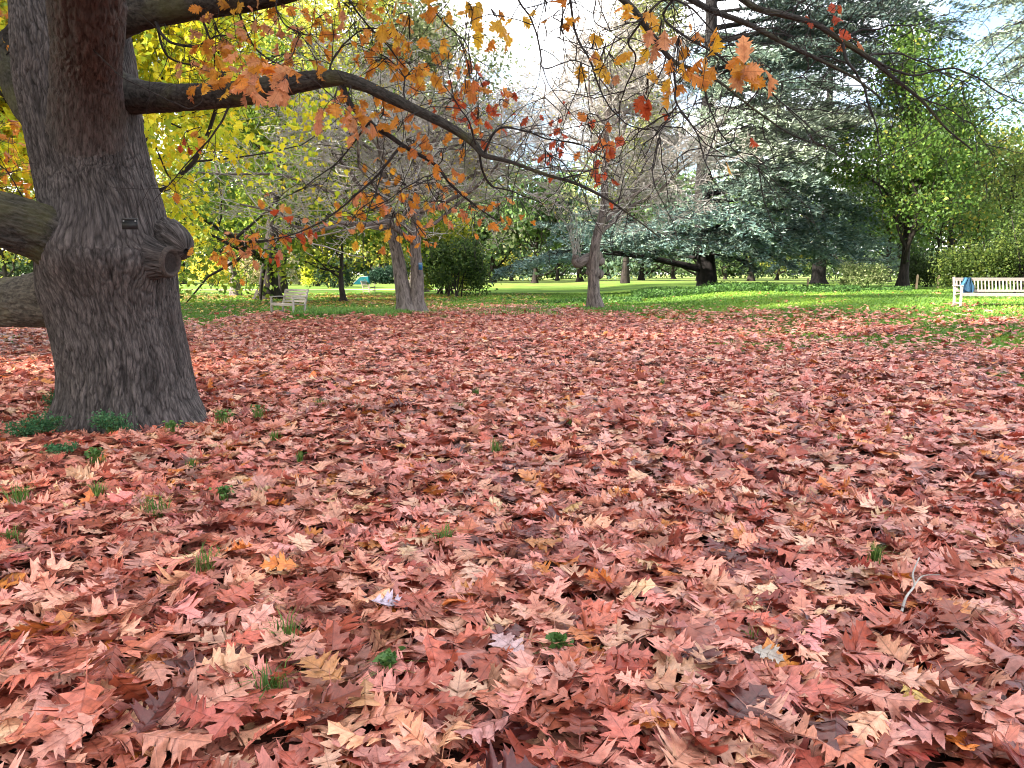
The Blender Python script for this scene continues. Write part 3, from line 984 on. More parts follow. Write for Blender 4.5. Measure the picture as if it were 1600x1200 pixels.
def twiglets(nm, count, L0, sel=None, down=-.15):
    """thin side shoots, with one level of forking"""
    pts = np.concatenate(limb_pts[nm][1:] if len(limb_pts[nm]) > 1 else [limb_pts[nm][0][40:]])
    if sel is not None:
        pts = np.concatenate([pts, limb_pts[nm][0][sel:]])
    st = pts[orr.integers(0, len(pts), count)]
    d = nrm(orr.normal(0, 1, (count, 3)) + [0, 0, down])
    L = L0 * orr.uniform(.4, 1.2, count)
    for lev in range(2):
        n = 7
        poly = [st]
        dd = d
        for s_ in range(n - 1):
            dd = nrm(dd + orr.normal(0, .22, dd.shape) + [0, 0, -.03])
            poly.append(poly[-1] + dd * (L / (n - 1))[:, None])
        poly = np.stack(poly, 1)
        rad = np.linspace(1, .45, n)[None] * (.0035 if lev == 0 else .0022) * orr.uniform(.8, 1.3, (len(st), 1))
        tubes(twig_mb[nm], poly, rad, 4)
        limb_pts[nm].append(poly[:, 2:].reshape(-1, 3))
        i = orr.integers(1, n - 1, len(st))
        st2 = poly[np.arange(len(st)), i]
        d2 = nrm(nrm(poly[np.arange(len(st)), i + 1] - st2) + orr.normal(0, .6, st2.shape))
        st, d, L = np.concatenate([st2, poly[:, -2]]), np.concatenate([d2, nrm(orr.normal(0, 1, d.shape))]), np.concatenate([L * .55, L * .4])


twiglets('b', 95, .55)
twiglets('c', 140, .6, 55)
twiglets('g', 120, .6, 85)
twiglets('h', 60, .65, 80)
twiglets('i', 120, .8, 80)
twiglets('f', 12, .5)
twiglets('d', 5, .4)

OR, YO, RD, PK, BR = (.60, .23, .030), (.68, .36, .035), (.42, .070, .022), (.60, .26, .115), (.50, .16, .04)
CLUST = [  # limb, px, py, spread px, leaves, distance, leaf size, colours
    ('b', 345, 60, 40, 26, 7.0, .17, (OR, YO, PK)), ('b', 400, 35, 45, 26, 7.0, .17, (OR, PK)), ('b', 300, 110, 30, 12, 7.1, .15, (PK, OR)), ('b', 335, 125, 22, 9, 6.6, .19, (OR, YO)),
    ('b', 375, 118, 22, 9, 6.2, .20, (OR, PK)), ('c', 445, 122, 26, 12, 5.6, .22, (PK, OR)), ('c', 410, 100, 25, 10, 6.0, .20, (PK, OR)), ('b', 470, 55, 40, 22, 7.0, .17, (OR, PK)),
    ('b', 500, 25, 35, 18, 7.0, .16, (OR, YO)), ('b', 550, 15, 35, 14, 7.0, .16, (OR, PK)), ('b', 610, 12, 25, 8, 6.5, .20, (OR, YO)), ('b', 590, 60, 30, 12, 7.0, .16, (OR,)),
    ('b', 640, 60, 20, 5, 6.6, .18, (OR, YO)), ('b', 690, 15, 26, 8, 6.4, .20, (YO, OR)), ('b', 740, 20, 22, 6, 6.2, .21, (YO,)), ('b', 780, 30, 22, 6, 6.2, .22, (YO, OR)), ('b', 815, 28, 10, 2, 6.2, .20, (YO,)),
    ('c', 600, 95, 30, 16, 7.0, .16, (OR, YO)), ('c', 640, 100, 25, 14, 7.0, .16, (OR,)), ('c', 655, 108, 20, 8, 6.6, .18, (YO, OR)), ('c', 625, 65, 25, 10, 7.1, .15, (OR, BR)), ('c', 690, 110, 22, 10, 7.0, .16, (OR, YO)),
    ('c', 735, 130, 28, 14, 7.0, .16, (OR, BR)), ('c', 712, 155, 28, 16, 7.4, .14, (BR, RD)), ('c', 760, 155, 26, 14, 7.6, .14, (RD, BR)), ('c', 745, 185, 26, 14, 7.4, .14, (RD, OR)), ('c', 780, 165, 20, 8, 7.6, .13, (RD, BR)),
    ('c', 550, 160, 24, 8, 6.4, .19, (PK, OR)), ('c', 560, 195, 26, 10, 6.3, .19, (OR, PK)), ('c', 520, 165, 22, 7, 6.2, .20, (PK, OR)), ('c', 600, 180, 26, 12, 6.8, .17, (OR, YO)), ('c', 625, 190, 22, 8, 6.8, .17, (OR,)),
    ('c', 650, 220, 22, 8, 6.8, .16, (OR, BR)), ('c', 690, 235, 22, 8, 6.8, .15, (OR, BR)), ('c', 720, 250, 16, 4, 6.6, .16, (OR,)), ('c', 585, 300, 30, 12, 7.0, .14, (OR, PK)), ('c', 640, 300, 40, 18, 7.0, .14, (OR, YO)),
    ('c', 690, 315, 36, 18, 6.9, .14, (OR, PK)), ('c', 740, 325, 30, 14, 6.8, .14, (OR, BR)), ('c', 780, 340, 16, 6, 6.7, .14, (OR,)), ('c', 560, 340, 30, 14, 7.0, .14, (OR, YO)), ('c', 620, 340, 36, 16, 7.0, .14, (OR, YO)),
    ('c', 520, 345, 24, 8, 7.0, .13, (OR, PK)), ('c', 660, 375, 12, 4, 7.0, .14, (OR,)), ('c', 475, 345, 22, 8, 7.0, .13, (OR, RD)), ('c', 440, 375, 26, 12, 6.9, .14, (OR, RD)), ('c', 395, 385, 24, 14, 6.8, .15, (PK, OR)),
    ('c', 360, 385, 26, 12, 6.8, .15, (OR, PK)), ('c', 345, 398, 14, 6, 6.8, .15, (OR,)), ('c', 420, 312, 14, 4, 7.1, .13, (OR, PK)), ('c', 300, 215, 14, 3, 7.2, .16, (OR, YO)), ('c', 290, 230, 12, 5, 7.3, .15, (RD,)), ('c', 275, 290, 10, 2, 7.2, .15, (OR,)),
    ('c', 880, 190, 24, 7, 7.5, .13, (RD,)), ('c', 925, 215, 26, 14, 6.6, .14, (RD, BR)), ('c', 940, 235, 20, 8, 6.5, .14, (RD, OR)), ('c', 870, 235, 24, 6, 6.8, .13, (RD,)), ('c', 960, 285, 18, 5, 6.5, .12, (RD,)), ('c', 830, 185, 10, 2, 7.2, .14, (RD,)),
    ('c', 850, 240, 12, 3, 6.5, .11, (RD,)), ('c', 930, 262, 14, 3, 6.4, .12, (RD, BR)), ('c', 825, 335, 10, 2, 6.6, .13, (OR,)),
    ('g', 855, 12, 14, 3, 5.3, .17, (YO, OR)), ('g', 880, 22, 14, 3, 5.2, .18, (OR, YO)), ('g', 905, 28, 10, 2, 5.3, .15, (OR,)), ('g', 925, 72, 20, 6, 5.2, .16, (YO, PK)), ('g', 938, 100, 12, 3, 5.1, .18, (YO,)), ('g', 968, 108, 12, 3, 5.1, .17, (YO, PK)),
    ('g', 975, 22, 16, 4, 5.0, .18, (OR, YO)), ('g', 1008, 22, 14, 3, 5.0, .19, (YO,)), ('g', 1035, 52, 18, 5, 4.9, .17, (YO, PK)), ('g', 1005, 80, 12, 3, 5.0, .16, (YO,)), ('g', 1090, 65, 18, 5, 4.9, .16, (OR,)), ('g', 1060, 110, 22, 6, 4.7, .18, (OR, YO)),
    ('g', 1102, 100, 18, 4, 4.7, .18, (OR, YO)), ('g', 1035, 138, 14, 3, 4.9, .19, (YO,)), ('g', 1060, 132, 10, 2, 4.9, .16, (OR,)), ('g', 1010, 148, 12, 3, 5.0, .16, (RD,)), ('g', 1030, 178, 8, 1, 4.95, .16, (RD,)),
    ('g', 1165, 98, 14, 3, 4.2, .20, (PK, OR)), ('g', 1185, 100, 18, 4, 4.2, .21, (PK, OR)), ('g', 1165, 118, 10, 2, 4.2, .19, (OR,)), ('g', 1136, 245, 6, 1, 4.9, .14, (YO,)), ('g', 1170, 212, 6, 1, 4.9, .15, (RD,)),
    ('i', 1265, 22, 8, 2, 6.5, .13, (RD,)), ('i', 1292, 28, 12, 4, 6.5, .15, (RD,)), ('i', 1330, 55, 10, 3, 6.5, .16, (RD, BR)),
    ('f', 20, 60, 30, 10, 8.3, .16, (OR, YO)), ('f', 10, 20, 25, 8, 8.3, .16, (OR,)), ('f', 60, 20, 12, 3, 8.3, .16, (OR,)), ('d', 20, 225, 30, 10, 8.8, .17, (OR, YO)), ('d', 30, 265, 30, 12, 8.8, .17, (OR, PK)), ('d', 20, 295, 28, 10, 8.8, .16, (OR, YO)), ('d', 8, 190, 16, 4, 8.6, .17, (BR, OR)),
]
THG = [template(OAK_MID, 2, True, 400 + k) for k in range(5)]
for (nm, px, py, sp, cnt, Y, size, cols) in CLUST:
    cnt = max(1, round(cnt * (1.1 if cnt > 5 else 1)))
    c0 = P(px, py, Y)
    allp = np.concatenate(limb_pts[nm])
    d = np.linalg.norm((allp - c0) * [1, .5, 1], axis=1)
    st = allp[d.argmin()]
    mid = (st + c0) / 2 + orr.normal(0, .05, 3) + [0, 0, .06]
    c = spline(np.array([st, mid, c0]), 10)
    tubes(twig_mb[nm], c[None], np.linspace(.0045, .0025, 10)[None], 5)
    rad = sp / F_PX * Y
    pos = c0 + orr.normal(0, 1, (cnt, 3)) * [rad * .62, rad * .8, rad * .55]
    # short shoots to every leaf
    k = orr.integers(4, 10, cnt)
    s0 = c[k]
    tubes(twig_mb[nm], np.stack([s0, (s0 + pos) / 2 + [0, 0, .015], pos], 1), np.broadcast_to([.0028, .0022, .0018], (cnt, 3)), 4)
    # leaf axis hangs outward and down from its shoot
    axis = nrm(nrm(pos - s0 + 1e-4) * .6 + orr.normal(0, .5, (cnt, 3)) + [0, 0, -.55])
    side = nrm(np.cross(axis, orr.normal(0, .6, (cnt, 3)) + [0, -.9, .5]))
    rot = np.stack([axis, side, np.cross(axis, side)], 2)
    cc = np.array(cols)[orr.integers(0, len(cols), cnt)] * orr.normal(1, .12, (cnt, 1)).clip(.7, 1.3) * orr.normal(1, .05, (cnt, 3))
    sz = size * orr.uniform(.45, .85, cnt)
    pos = pos + axis * (sz * .5)[:, None]
    g = orr.integers(0, 5, cnt)
    for t in range(5):
        m = g == t
        if m.any():
            put_leaves(leaf_mb[nm], THG[t], pos[m], rot[m], sz[m], cc[m], orr, 1.05)
for nm in LIMBS:
    if twig_mb[nm].n:
        part(twig_mb[nm], 'twigs', M_TWIG, limb_obj[nm])
    if leaf_mb[nm].n:
        part(leaf_mb[nm], 'foliage', M_HANG, limb_obj[nm])

# black tag fixed to the trunk
tg = MB()
c0 = P(203, 351, 7.02)
nrm_t = nrm(np.array([.15, -1, .1]))
ux = nrm(np.cross([0, 0, 1], nrm_t))
uz = np.cross(nrm_t, ux)
Rt = np.stack([ux, nrm_t, uz], 1)
tg.box(c0, .13, .012, .085, Rt, (.012, .012, .013))
for s_ in (-.05, .05):
    tg.box(c0 + ux * s_ + nrm_t * .009 + uz * .03, .012, .008, .012, Rt, (.25, .25, .25))
tg.box(c0 + uz * .052, .13, .016, .014, Rt, (.05, .05, .05))
tag(tg.build('tree_tag', M_PLAIN, origin=c0), 'small black tag nailed to the old oak trunk', 'tag')


# ------------------------------------------------------------------ tree generator
def grow(r, height, crown_r, trunk_frac=.3, n_limbs=9, levels=3, kids=(7, 6, 4), trunk_r=.3, up=.25, droop=0., spread=.9, wander=.16, ratio=.55, stems=None, lean=(0, 0), crown_h=None, crown_base=None):
    """level-by-level growth. returns list of (polylines (B,n,3), radii (B,n)) with the base at the origin"""
    out = []
    n = 12
    if stems is None:
        stems = [((0, 0), (lean[0], lean[1]), 1.0)]
    sts, dirs, Ls, rs = [], [], [], []
    for (off, ln, s) in stems:
        sts.append([off[0], off[1], 0]); dirs.append([ln[0], ln[1], 1]); Ls.append(height * .72 * s); rs.append(trunk_r * s)
    st, d, L, rad = np.array(sts, float), nrm(np.array(dirs, float)), np.array(Ls), np.array(rs)
    for lev in range(levels + 1):
        B = len(st)
        nn = [14, 9, 6, 5, 4][lev]
        poly = [st]
        dd = d
        for s_ in range(nn - 1):
            dd = nrm(dd + r.normal(0, wander * (.35 if lev == 0 else 1), dd.shape) + np.array([0, 0, (up if lev else .2) * (1 if lev < 3 else .4) - droop * lev * (s_ / nn)]))
            poly.append(poly[-1] + dd * (L / (nn - 1))[:, None])
        poly = np.stack(poly, 1)
        tt = np.linspace(0, 1, nn)[None]
        rr = rad[:, None] * (1 - tt * (.72 if lev == 0 else .68))
        if lev == 0:
            rr = rr * (1 + .75 * np.exp(-tt * 26))
        out.append((poly, rr))
        if lev == levels:
            break
        k = n_limbs if lev == 0 else kids[lev - 1]
        bi = np.repeat(np.arange(B), k)
        lo = trunk_frac if lev == 0 else .18
        f = lo + (1 - lo) * (np.tile(np.arange(k), B) + r.uniform(.1, .9, B * k)) / k
        x = f * (nn - 1)
        i = np.clip(x.astype(int), 0, nn - 2)
        w = (x - i)[:, None]
        st2 = poly[bi, i] * (1 - w) + poly[bi, i + 1] * w
        tan = nrm(poly[bi, i + 1] - poly[bi, i])
        az = r.uniform(0, 2 * np.pi, B * k) + np.tile(np.arange(k), B) * 2.4
        ref = np.where(np.abs(tan[:, 2:]) > .9, [[1., 0, 0]], [[0, 0, 1.]])
        uu = nrm(np.cross(tan, ref))
        ww = np.cross(tan, uu)
        perp = uu * np.cos(az)[:, None] + ww * np.sin(az)[:, None]
        ang = r.normal(spread, .16, B * k)[:, None]
        d = nrm(tan * np.cos(ang) + perp * np.sin(ang))
        if lev == 0:
            L = crown_r * r.uniform(.8, 1.15, B * k) * (1.05 - .45 * (f - lo) / (1 - lo))
        else:
            L = L[bi] * ratio * r.uniform(.6, 1.2, B * k) * (1.1 - .5 * f)
        rad = rr[bi, i] * (.52 if lev == 0 else .55) * r.uniform(.7, 1.05, B * k)
        st = st2
    # fit to the wanted crown
    tips = np.concatenate([p.reshape(-1, 3) for p, _ in out[1:]])
    kx = crown_r / np.percentile(np.hypot(tips[:, 0], tips[:, 1]), 93)
    kz = height / np.percentile(tips[:, 2], 98.5)
    res = []
    for lev, (p, rr) in enumerate(out):
        p = p.copy()
        h = ss(0, trunk_frac * height * .5, p[..., 2])
        p[..., :2] *= 1 + (kx - 1) * (np.ones_like(h) if lev else h)[..., None] if lev == 0 else kx
        p[..., 2] *= kz
        if crown_base and lev:
            if lev == 1:
                p[..., 2] = np.where(p[..., 2] < crown_base, crown_base - (crown_base - p[..., 2]) * .5, p[..., 2])
            else:
                ok = p[..., 2].min(1) > crown_base + r.normal(0, .55, len(p)) - (.3 if lev == 2 else 0)
                p, rr = p[ok], rr[ok]
        res.append((p, rr))
    # re-attach limbs after the trunk was kept slender
    return res


def wood(parts, min_r=.004, upto=None, sides=(12, 7, 4, 3, 3), lo=0, col=None):
    mb = MB()
    for lev, (p, rr) in enumerate(parts[:upto]):
        if lev < lo:
            continue
        tubes(mb, p, np.maximum(rr, min_r), sides[lev], col)
    return mb


def cards(mb, pos, r, size, cols, up=.3, aspect=.62, axis=None, fold=.25):
    n = len(pos)
    s = size if not np.isscalar(size) else np.full(n, size)
    s = s * r.uniform(.65, 1.25, n)
    a = nrm(r.normal(0, 1, (n, 3)) + [0, 0, -.25]) if axis is None else axis
    nn = nrm(r.normal(0, 1, (n, 3)) + [0, 0, up * 3])
    sd = nrm(np.cross(nn, a))
    nn = np.cross(a, sd)
    s = s[:, None]
    V = np.stack([pos - a * s * .5, pos + sd * s * aspect * .5 + nn * s * fold * .4, pos + a * s * .5, pos - sd * s * aspect * .5 + nn * s * fold * .4], 1)
    mb.add(V.reshape(-1, 3), np.arange(n * 4).reshape(-1, 4), np.repeat(cols, 4, axis=0))


def pick(r, n, pal, w=None, var=.15):
    pal = np.array(pal)
    k = r.choice(len(pal), n, p=None if w is None else np.array(w) / np.sum(w))
    return pal[k] * r.normal(1, var, (n, 1)).clip(.55, 1.5)


def crown_points(parts, r, n, jitter, levs=(-1,)):
    pts = np.concatenate([parts[l][0][:, 1:].reshape(-1, 3) for l in levs])
    p = pts[r.integers(0, len(pts), n)]
    return p + r.normal(0, 1, p.shape) * jitter


def leafy(name, base, seed, label, cat, group, height, crown_r, n_leaf, size, pal, w=None, jitter=.3, bark=None, leaf_kind='card', show_wood=3, clump=.5, levs=(-1,), squash=1.0, **kw):
    r = np.random.default_rng(seed)
    parts = grow(r, height, crown_r, **kw)
    root = empty(name, base, label, cat, group)
    mb = wood(parts, min_r=.006, upto=show_wood)
    tr_ = mb.build('trunk', bark or M_DARKBARK, root)
    lm = MB()
    p = crown_points(parts, r, n_leaf, jitter, levs)
    if clump:
        k = fbm(p * (1.1 / max(.5, crown_r / 4)) + seed, 2) + r.normal(0, .28, len(p))
        p = p[k > -clump + .12]
    p = p[p[:, 2] > .15]
    c = pick(r, len(p), pal, w)
    # sides of the crown ripen unevenly
    c = c * (1 + .22 * fbm(p * .6 + 3 * seed, 2))[:, None]
    if leaf_kind == 'maple':
        n = len(p)
        a = nrm(r.normal(0, .6, (n, 3)) + [0, 0, -.6])
        sd = nrm(np.cross(a, r.normal(0, .6, (n, 3)) + [.3, -.6, .7]))
        rot = np.stack([a, sd, np.cross(a, sd)], 2)
        put_leaves(lm, template(MAPLE, 1, False, 9), p, rot, size * r.uniform(.7, 1.2, n), c, r, .8)
    else:
        cards(lm, p, r, size, c, aspect=.7)
    lm.build('crown', M_LEAF, root)
    return root


# yellow maple behind the oak
leafy('maple_tree', at(140, 15.5), 11, 'bright yellow green maple glowing behind the big oak trunk', 'tree', None, 9.5, 4.1, 44000, .15,
      [(.72, .64, .03), (.58, .58, .03), (.42, .50, .03), (.76, .58, .03), (.28, .38, .03)], (4, 4, 3, 2, 2), jitter=.28, leaf_kind='maple', trunk_r=.16, trunk_frac=.12, n_limbs=13, kids=(7, 5, 4), spread=1.1, levs=(-1, -2), clump=.8)
leafy('maple_tree', at(-60, 17.5), 12, 'golden maple with orange tinged leaves left of the oak', 'tree', None, 10, 4.2, 30000, .15,
      [(.66, .50, .03), (.62, .36, .03), (.50, .50, .03), (.68, .28, .03), (.30, .38, .03)], (4, 3, 3, 2, 2), jitter=.28, leaf_kind='maple', trunk_r=.16, trunk_frac=.12, n_limbs=12, kids=(7, 5, 4), spread=1.1, levs=(-1, -2), clump=.8)

GREENS = [(.10, .17, .02), (.16, .23, .025), (.25, .29, .03), (.06, .11, .018), (.38, .36, .04)]
leafy('broadleaf_tree', at(422, 46), 13, 'broad green tree on a thick black flared trunk behind the slatted bench', 'tree', None, 13, 8.2, 34000, .30, GREENS, (3, 4, 3, 2, 1.5),
      jitter=.55, trunk_r=.55, trunk_frac=.16, n_limbs=12, kids=(7, 5, 4), spread=1.25, up=.08, droop=.10)
leafy('broadleaf_tree', at(371, 53), 14, 'tall tree with slim pale grey trunk left of the black trunk', 'tree', None, 15, 6, 17000, .32, GREENS, (2, 4, 4, 1, 3),
      jitter=.5, trunk_r=.27, trunk_frac=.27, bark=M_GREYBARK, n_limbs=11, kids=(6, 5, 4), spread=1.0)
leafy('ornamental_tree', at(538, 42), 15, 'small spreading tree with thin trunk and low yellowing crown', 'tree', None, 4.9, 3.5, 5200, .20, GREENS, (3, 3, 4, 2, 3),
      jitter=.30, trunk_r=.17, trunk_frac=.34, n_limbs=10, kids=(7, 5, 3), spread=1.25, up=.06, bark=M_DARKBARK, show_wood=4)


# bare twiggy trees
def bare(name, base, seed, label, parts_kw, twig_min, leaf=None, fruit=None, bark=None, twig_mat=None, knobs=()):
    r = np.random.default_rng(seed)
    parts = grow(r, **parts_kw)
    root = empty(name, base, label, 'tree')
    tr_ = wood(parts, upto=2, sides=(18, 8)).build('trunk', bark or M_GREYBARK, root)
    wood(parts, lo=2, min_r=twig_min).build('twigs', twig_mat or M_PALETWIG, root)
    if leaf:
        n, size, pal = leaf
        lm = MB()
        p = crown_points(parts, r, n, .1, (-1, -2))
        cards(lm, p, r, size, pick(r, n, pal))
        lm.build('crown', M_LEAF, root)
    return root


bare('crabapple_tree', at(643, 29), 23, 'twin stemmed leafless tree with a wide grey twiggy crown', dict(height=9.3, crown_r=6.0, crown_base=2.7, trunk_frac=.36, n_limbs=13, levels=4, kids=(9, 7, 6), trunk_r=.31,
     up=.07, spread=1.05, wander=.24, ratio=.52, stems=[((-.12, 0), (-.30, .05), 1.0), ((.22, .05), (.14, -.05), .92)]), .0115, leaf=(2600, .12, [(.40, .36, .07), (.50, .40, .08)]))
knob = bare('thorn_tree', at(930, 32), 26, 'gnarled knobbly tree with bare grey twigs in the middle of the lawn edge', dict(height=11.5, crown_r=4.4, crown_base=2.9, trunk_frac=.31, n_limbs=14, levels=4, kids=(12, 9, 7), trunk_r=.25,
     up=.10, spread=1.0, wander=.28, ratio=.55, lean=(-.01, 0)), .0115)
# its sawn knuckle on the left and burrs on the trunk
kb = MB()
b0 = at(930, 32)
v, q, b = loft([(*P(930, 402, 32), .26), (*P(915, 406, 31.8), .22), (*P(903, 412, 31.7), .20), (*P(899, 405, 31.7), .17), (*P(900, 398, 31.7), .12)], 24, 20, .03, 5, 2)
kb.add(v, q, None, b)
for (x_, y_, r_) in ((924, 415, .22), (935, 428, .24), (926, 436, .20), (932, 400, .26), (922, 425, .18), (938, 408, .2)):
    c_ = P(x_, y_, 31.8)
    v, q, b = loft([(*(c_ + [0, .05, -r_]), .03), (*(c_ + [0, .02, -r_ * .5]), r_ * .85), (*c_, r_), (*(c_ + [0, .03, r_ * .5]), r_ * .8), (*(c_ + [0, .05, r_]), .03)], 14, 14, .03, 5, x_ % 7)
    kb.add(v, q, None, b)
part(kb, 'burrs', M_GREYBARK, knob)
# long shoots springing from the knuckle
sh = MB()
rs = np.random.default_rng(8)
n = 24
st = P(900, 398, 31.7) + rs.normal(0, .08, (n, 3))
ex = np.stack([rs.normal(-.5, .6, n), rs.normal(-.2, .9, n), rs.uniform(1.2, 3.2, n)], 1)
tubes(sh, np.stack([st, st + ex * [.35, .35, .55], st + ex], 1), np.broadcast_to([.010, .007, .004], (n, 3)), 3)
part(sh, 'shoots', M_PALETWIG, knob)

# blue tag tied to the twin stemmed tree
bt = MB()
c0 = P(657, 416, 28.6)
bt.box(c0, .14, .03, .26, None, (.02, .12, .26))
bt.box(c0 + [0, -.018, .08], .10, .006, .04, None, (.3, .4, .5))
tag(bt.build('blue_tag', M_PLAIN, origin=c0), 'little blue tag on the right stem of the twin stemmed tree', 'tag')

GREYG = [(.17, .20, .09), (.25, .27, .13), (.11, .15, .06), (.36, .35, .20), (.21, .25, .10)]
leafy('tall_tree', at(655, 66), 31, 'very tall hazy grey green tree behind the twin stemmed one', 'tree', None, 33, 9.6, 60000, .34, GREYG, None, jitter=1.0, trunk_r=.55, trunk_frac=.10,
      n_limbs=18, kids=(7, 5, 4), spread=.8, up=.05, droop=.14, bark=M_GREYBARK, show_wood=4, clump=.55, levs=(-1, -2))
leafy('golden_tree', at(440, 62), 32, 'tall tree turning gold above the green crowns', 'tree', None, 25, 7.5, 21000, .34, [(.56, .50, .07), (.64, .54, .08), (.34, .40, .06), (.46, .48, .09), (.28, .34, .08)], None, jitter=.7,
      trunk_r=.4, trunk_frac=.14, n_limbs=15, kids=(7, 5, 4), spread=.9, show_wood=3, clump=.45)
leafy('pale_tree', at(975, 92), 33, 'tall pale yellow green tree showing through the thorn twigs', 'tree', None, 34, 6.5, 30000, .42, [(.30, .32, .12), (.36, .35, .14), (.22, .25, .10), (.18, .20, .08)], None, jitter=.8,
      trunk_r=.36, trunk_frac=.12, n_limbs=16, kids=(6, 5, 4), spread=.75, show_wood=4, clump=.45)
leafy('broadleaf_tree', at(1405, 57), 34, 'bushy green tree with short dark trunk, between cedar and white bench', 'tree', None, 16.8, 6.1, 32000, .27, [(.06, .12, .02), (.085, .15, .025), (.13, .19, .03), (.04, .08, .015), (.26, .26, .04)], (4, 4, 1.5, 2.5, .4),
      jitter=.75, trunk_r=.32, trunk_frac=.10, n_limbs=19, kids=(7, 5, 4), spread=.85, up=.14, show_wood=4, clump=.36)
leafy('broadleaf_tree', at(1480, 68), 36, 'green tree with yellowing top just behind the bushy green one', 'tree', None, 15, 5.0, 13000, .30, [(.085, .145, .025), (.115, .175, .03), (.06, .10, .018), (.34, .28, .045)], (3, 3, 2, 2),
      jitter=.7, trunk_r=.3, trunk_frac=.10, n_limbs=16, kids=(6, 5, 4), spread=.85, up=.14, clump=.36)
leafy('olive_tree', at(1560, 72), 35, 'tall loose olive green tree right of the bushy green one', 'tree', None, 13.5, 6.5, 13000, .30, [(.13, .18, .04), (.18, .22, .05), (.09, .12, .03), (.24, .25, .06)], None, jitter=.55,
      trunk_r=.3, trunk_frac=.14, n_limbs=12, kids=(6, 5, 4), spread=.95, clump=.38)


def bush(name, px, Y, w, h, seed, label, pal, n=5000, size=.2, group=None, stems=9):
    r = np.random.default_rng(seed)
    base = at(px, Y)
    root = empty(name, base, label, 'shrub', group)
    st = np.zeros((stems, 3)) + np.stack([r.normal(0, w * .08, stems), r.normal(0, w * .08, stems), 0 * np.arange(stems)], 1)
    az = r.uniform(0, 2 * np.pi, stems)
    end = np.stack([np.cos(az) * w * r.uniform(.15, .42, stems), np.sin(az) * w * r.uniform(.15, .42, stems), h * r.uniform(.55, .92, stems)], 1)
    sm_ = MB()
    tubes(sm_, np.stack([st, st * .5 + end * [.4, .4, .5], end], 1), np.broadcast_to([.05, .035, .015], (stems, 3)) * max(.5, h / 4), 5)
    sm_.build('stems', M_DARKBARK, root)
    m = 26
    az, el = r.uniform(0, 2 * np.pi, m), r.uniform(0, 1, m)
    cen = np.stack([np.cos(az) * w * .33 * np.sqrt(1 - (el - .35)**2), np.sin(az) * w * .33 * np.sqrt(1 - (el - .35)**2), h * (.14 + .66 * el)], 1)
    k = r.integers(0, m, n)
    d = nrm(r.normal(0, 1, (n, 3))) * (r.random((n, 1)) ** .45)
    p = cen[k] + d * np.array([w * .19, w * .19, h * .19]) * r.uniform(.5, 1.55, (m, 1))[k] + r.normal(0, size * .6, (n, 3))
    p = p[p[:, 2] > .05]
    c = pick(r, len(p), pal) * (1 + .2 * r.normal(0, 1, m)[k[:len(p)], None])
    lm = MB()
    cards(lm, p, r, size, np.clip(c, .005, 1))
    lm.build('leaves', M_LEAF, root)
    return root


bush('evergreen_shrub', 712, 51, 4.6, 4.0, 41, 'dense dark green shrub right of the twin stemmed tree', [(.035, .065, .018), (.05, .09, .02), (.025, .045, .014), (.09, .13, .03)], 9000, .20)
bush('laurel_shrub', 700, 56, 5.2, 6.2, 42, 'yellow green shrub rising behind the dense dark one', [(.16, .22, .025), (.28, .30, .03), (.10, .16, .02), (.40, .36, .04)], 9000, .24)
bush('variegated_shrub', 1343, 53, 3.6, 2.0, 43, 'low pale speckled shrub in front of the cedars', [(.14, .20, .06), (.25, .30, .12), (.09, .13, .04), (.38, .40, .20)], 4500, .14)
bush('yew_shrub', 1522, 43, 4.2, 3.0, 44, 'low olive shrub behind the left end of the pale bench', [(.045, .078, .015), (.07, .105, .02), (.03, .05, .011), (.11, .14, .025)], 8000, .16)
bush('yew_shrub', 1598, 42, 4.6, 4.9, 54, 'taller olive shrub behind the middle of the pale bench', [(.045, .078, .015), (.07, .11, .02), (.03, .05, .011), (.11, .14, .025)], 10000, .17)
bush('yew_shrub', 1660, 50, 8.5, 7.0, 45, 'large green shrub rising above the rounded olive one', [(.055, .095, .02), (.08, .125, .022), (.035, .055, .014)], 12000, .22)
bush('holly_shrub', 1445, 66, 4.0, 3.2, 46, 'dark shrub behind the row of pale stakes', [(.03, .05, .015), (.05, .08, .02), (.04, .06, .02)], 5000, .22)
bush('golden_shrub', 342, 98, 6.5, 4.3, 47, 'glowing yellow shrub on the far lawn left of the pale trunk', [(.60, .48, .05), (.66, .55, .10), (.48, .42, .06)], 4000, .32)
bush('golden_shrub', 497, 94, 3.6, 4.8, 48, 'bright lime yellow shrub beside the rounded dark shrub', [(.48, .50, .04), (.60, .58, .06), (.35, .42, .04)], 3500, .28)
bush('rounded_shrub', 523, 84, 4.0, 3.4, 49, 'rounded dark bluish shrub behind the thin tree trunk', [(.03, .06, .03), (.045, .08, .04), (.02, .04, .02)], 4500, .24)
bush('straw_shrub', 396, 104, 5.0, 4.4, 50, 'pale straw coloured shrub just right of the pale trunk', [(.42, .36, .18), (.36, .34, .16), (.46, .40, .24)], 3000, .32)
bush('straw_shrub', 448, 102, 4.5, 5.0, 51, 'pale pinkish shrub right of the black trunk', [(.40, .32, .22), (.36, .34, .20), (.30, .32, .18)], 3000, .32)
bush('straw_shrub', 474, 108, 4.5, 5.6, 52, 'tall greyish shrub between pinkish and lime ones', [(.28, .32, .22), (.34, .36, .24), (.24, .28, .18)], 3000, .32)


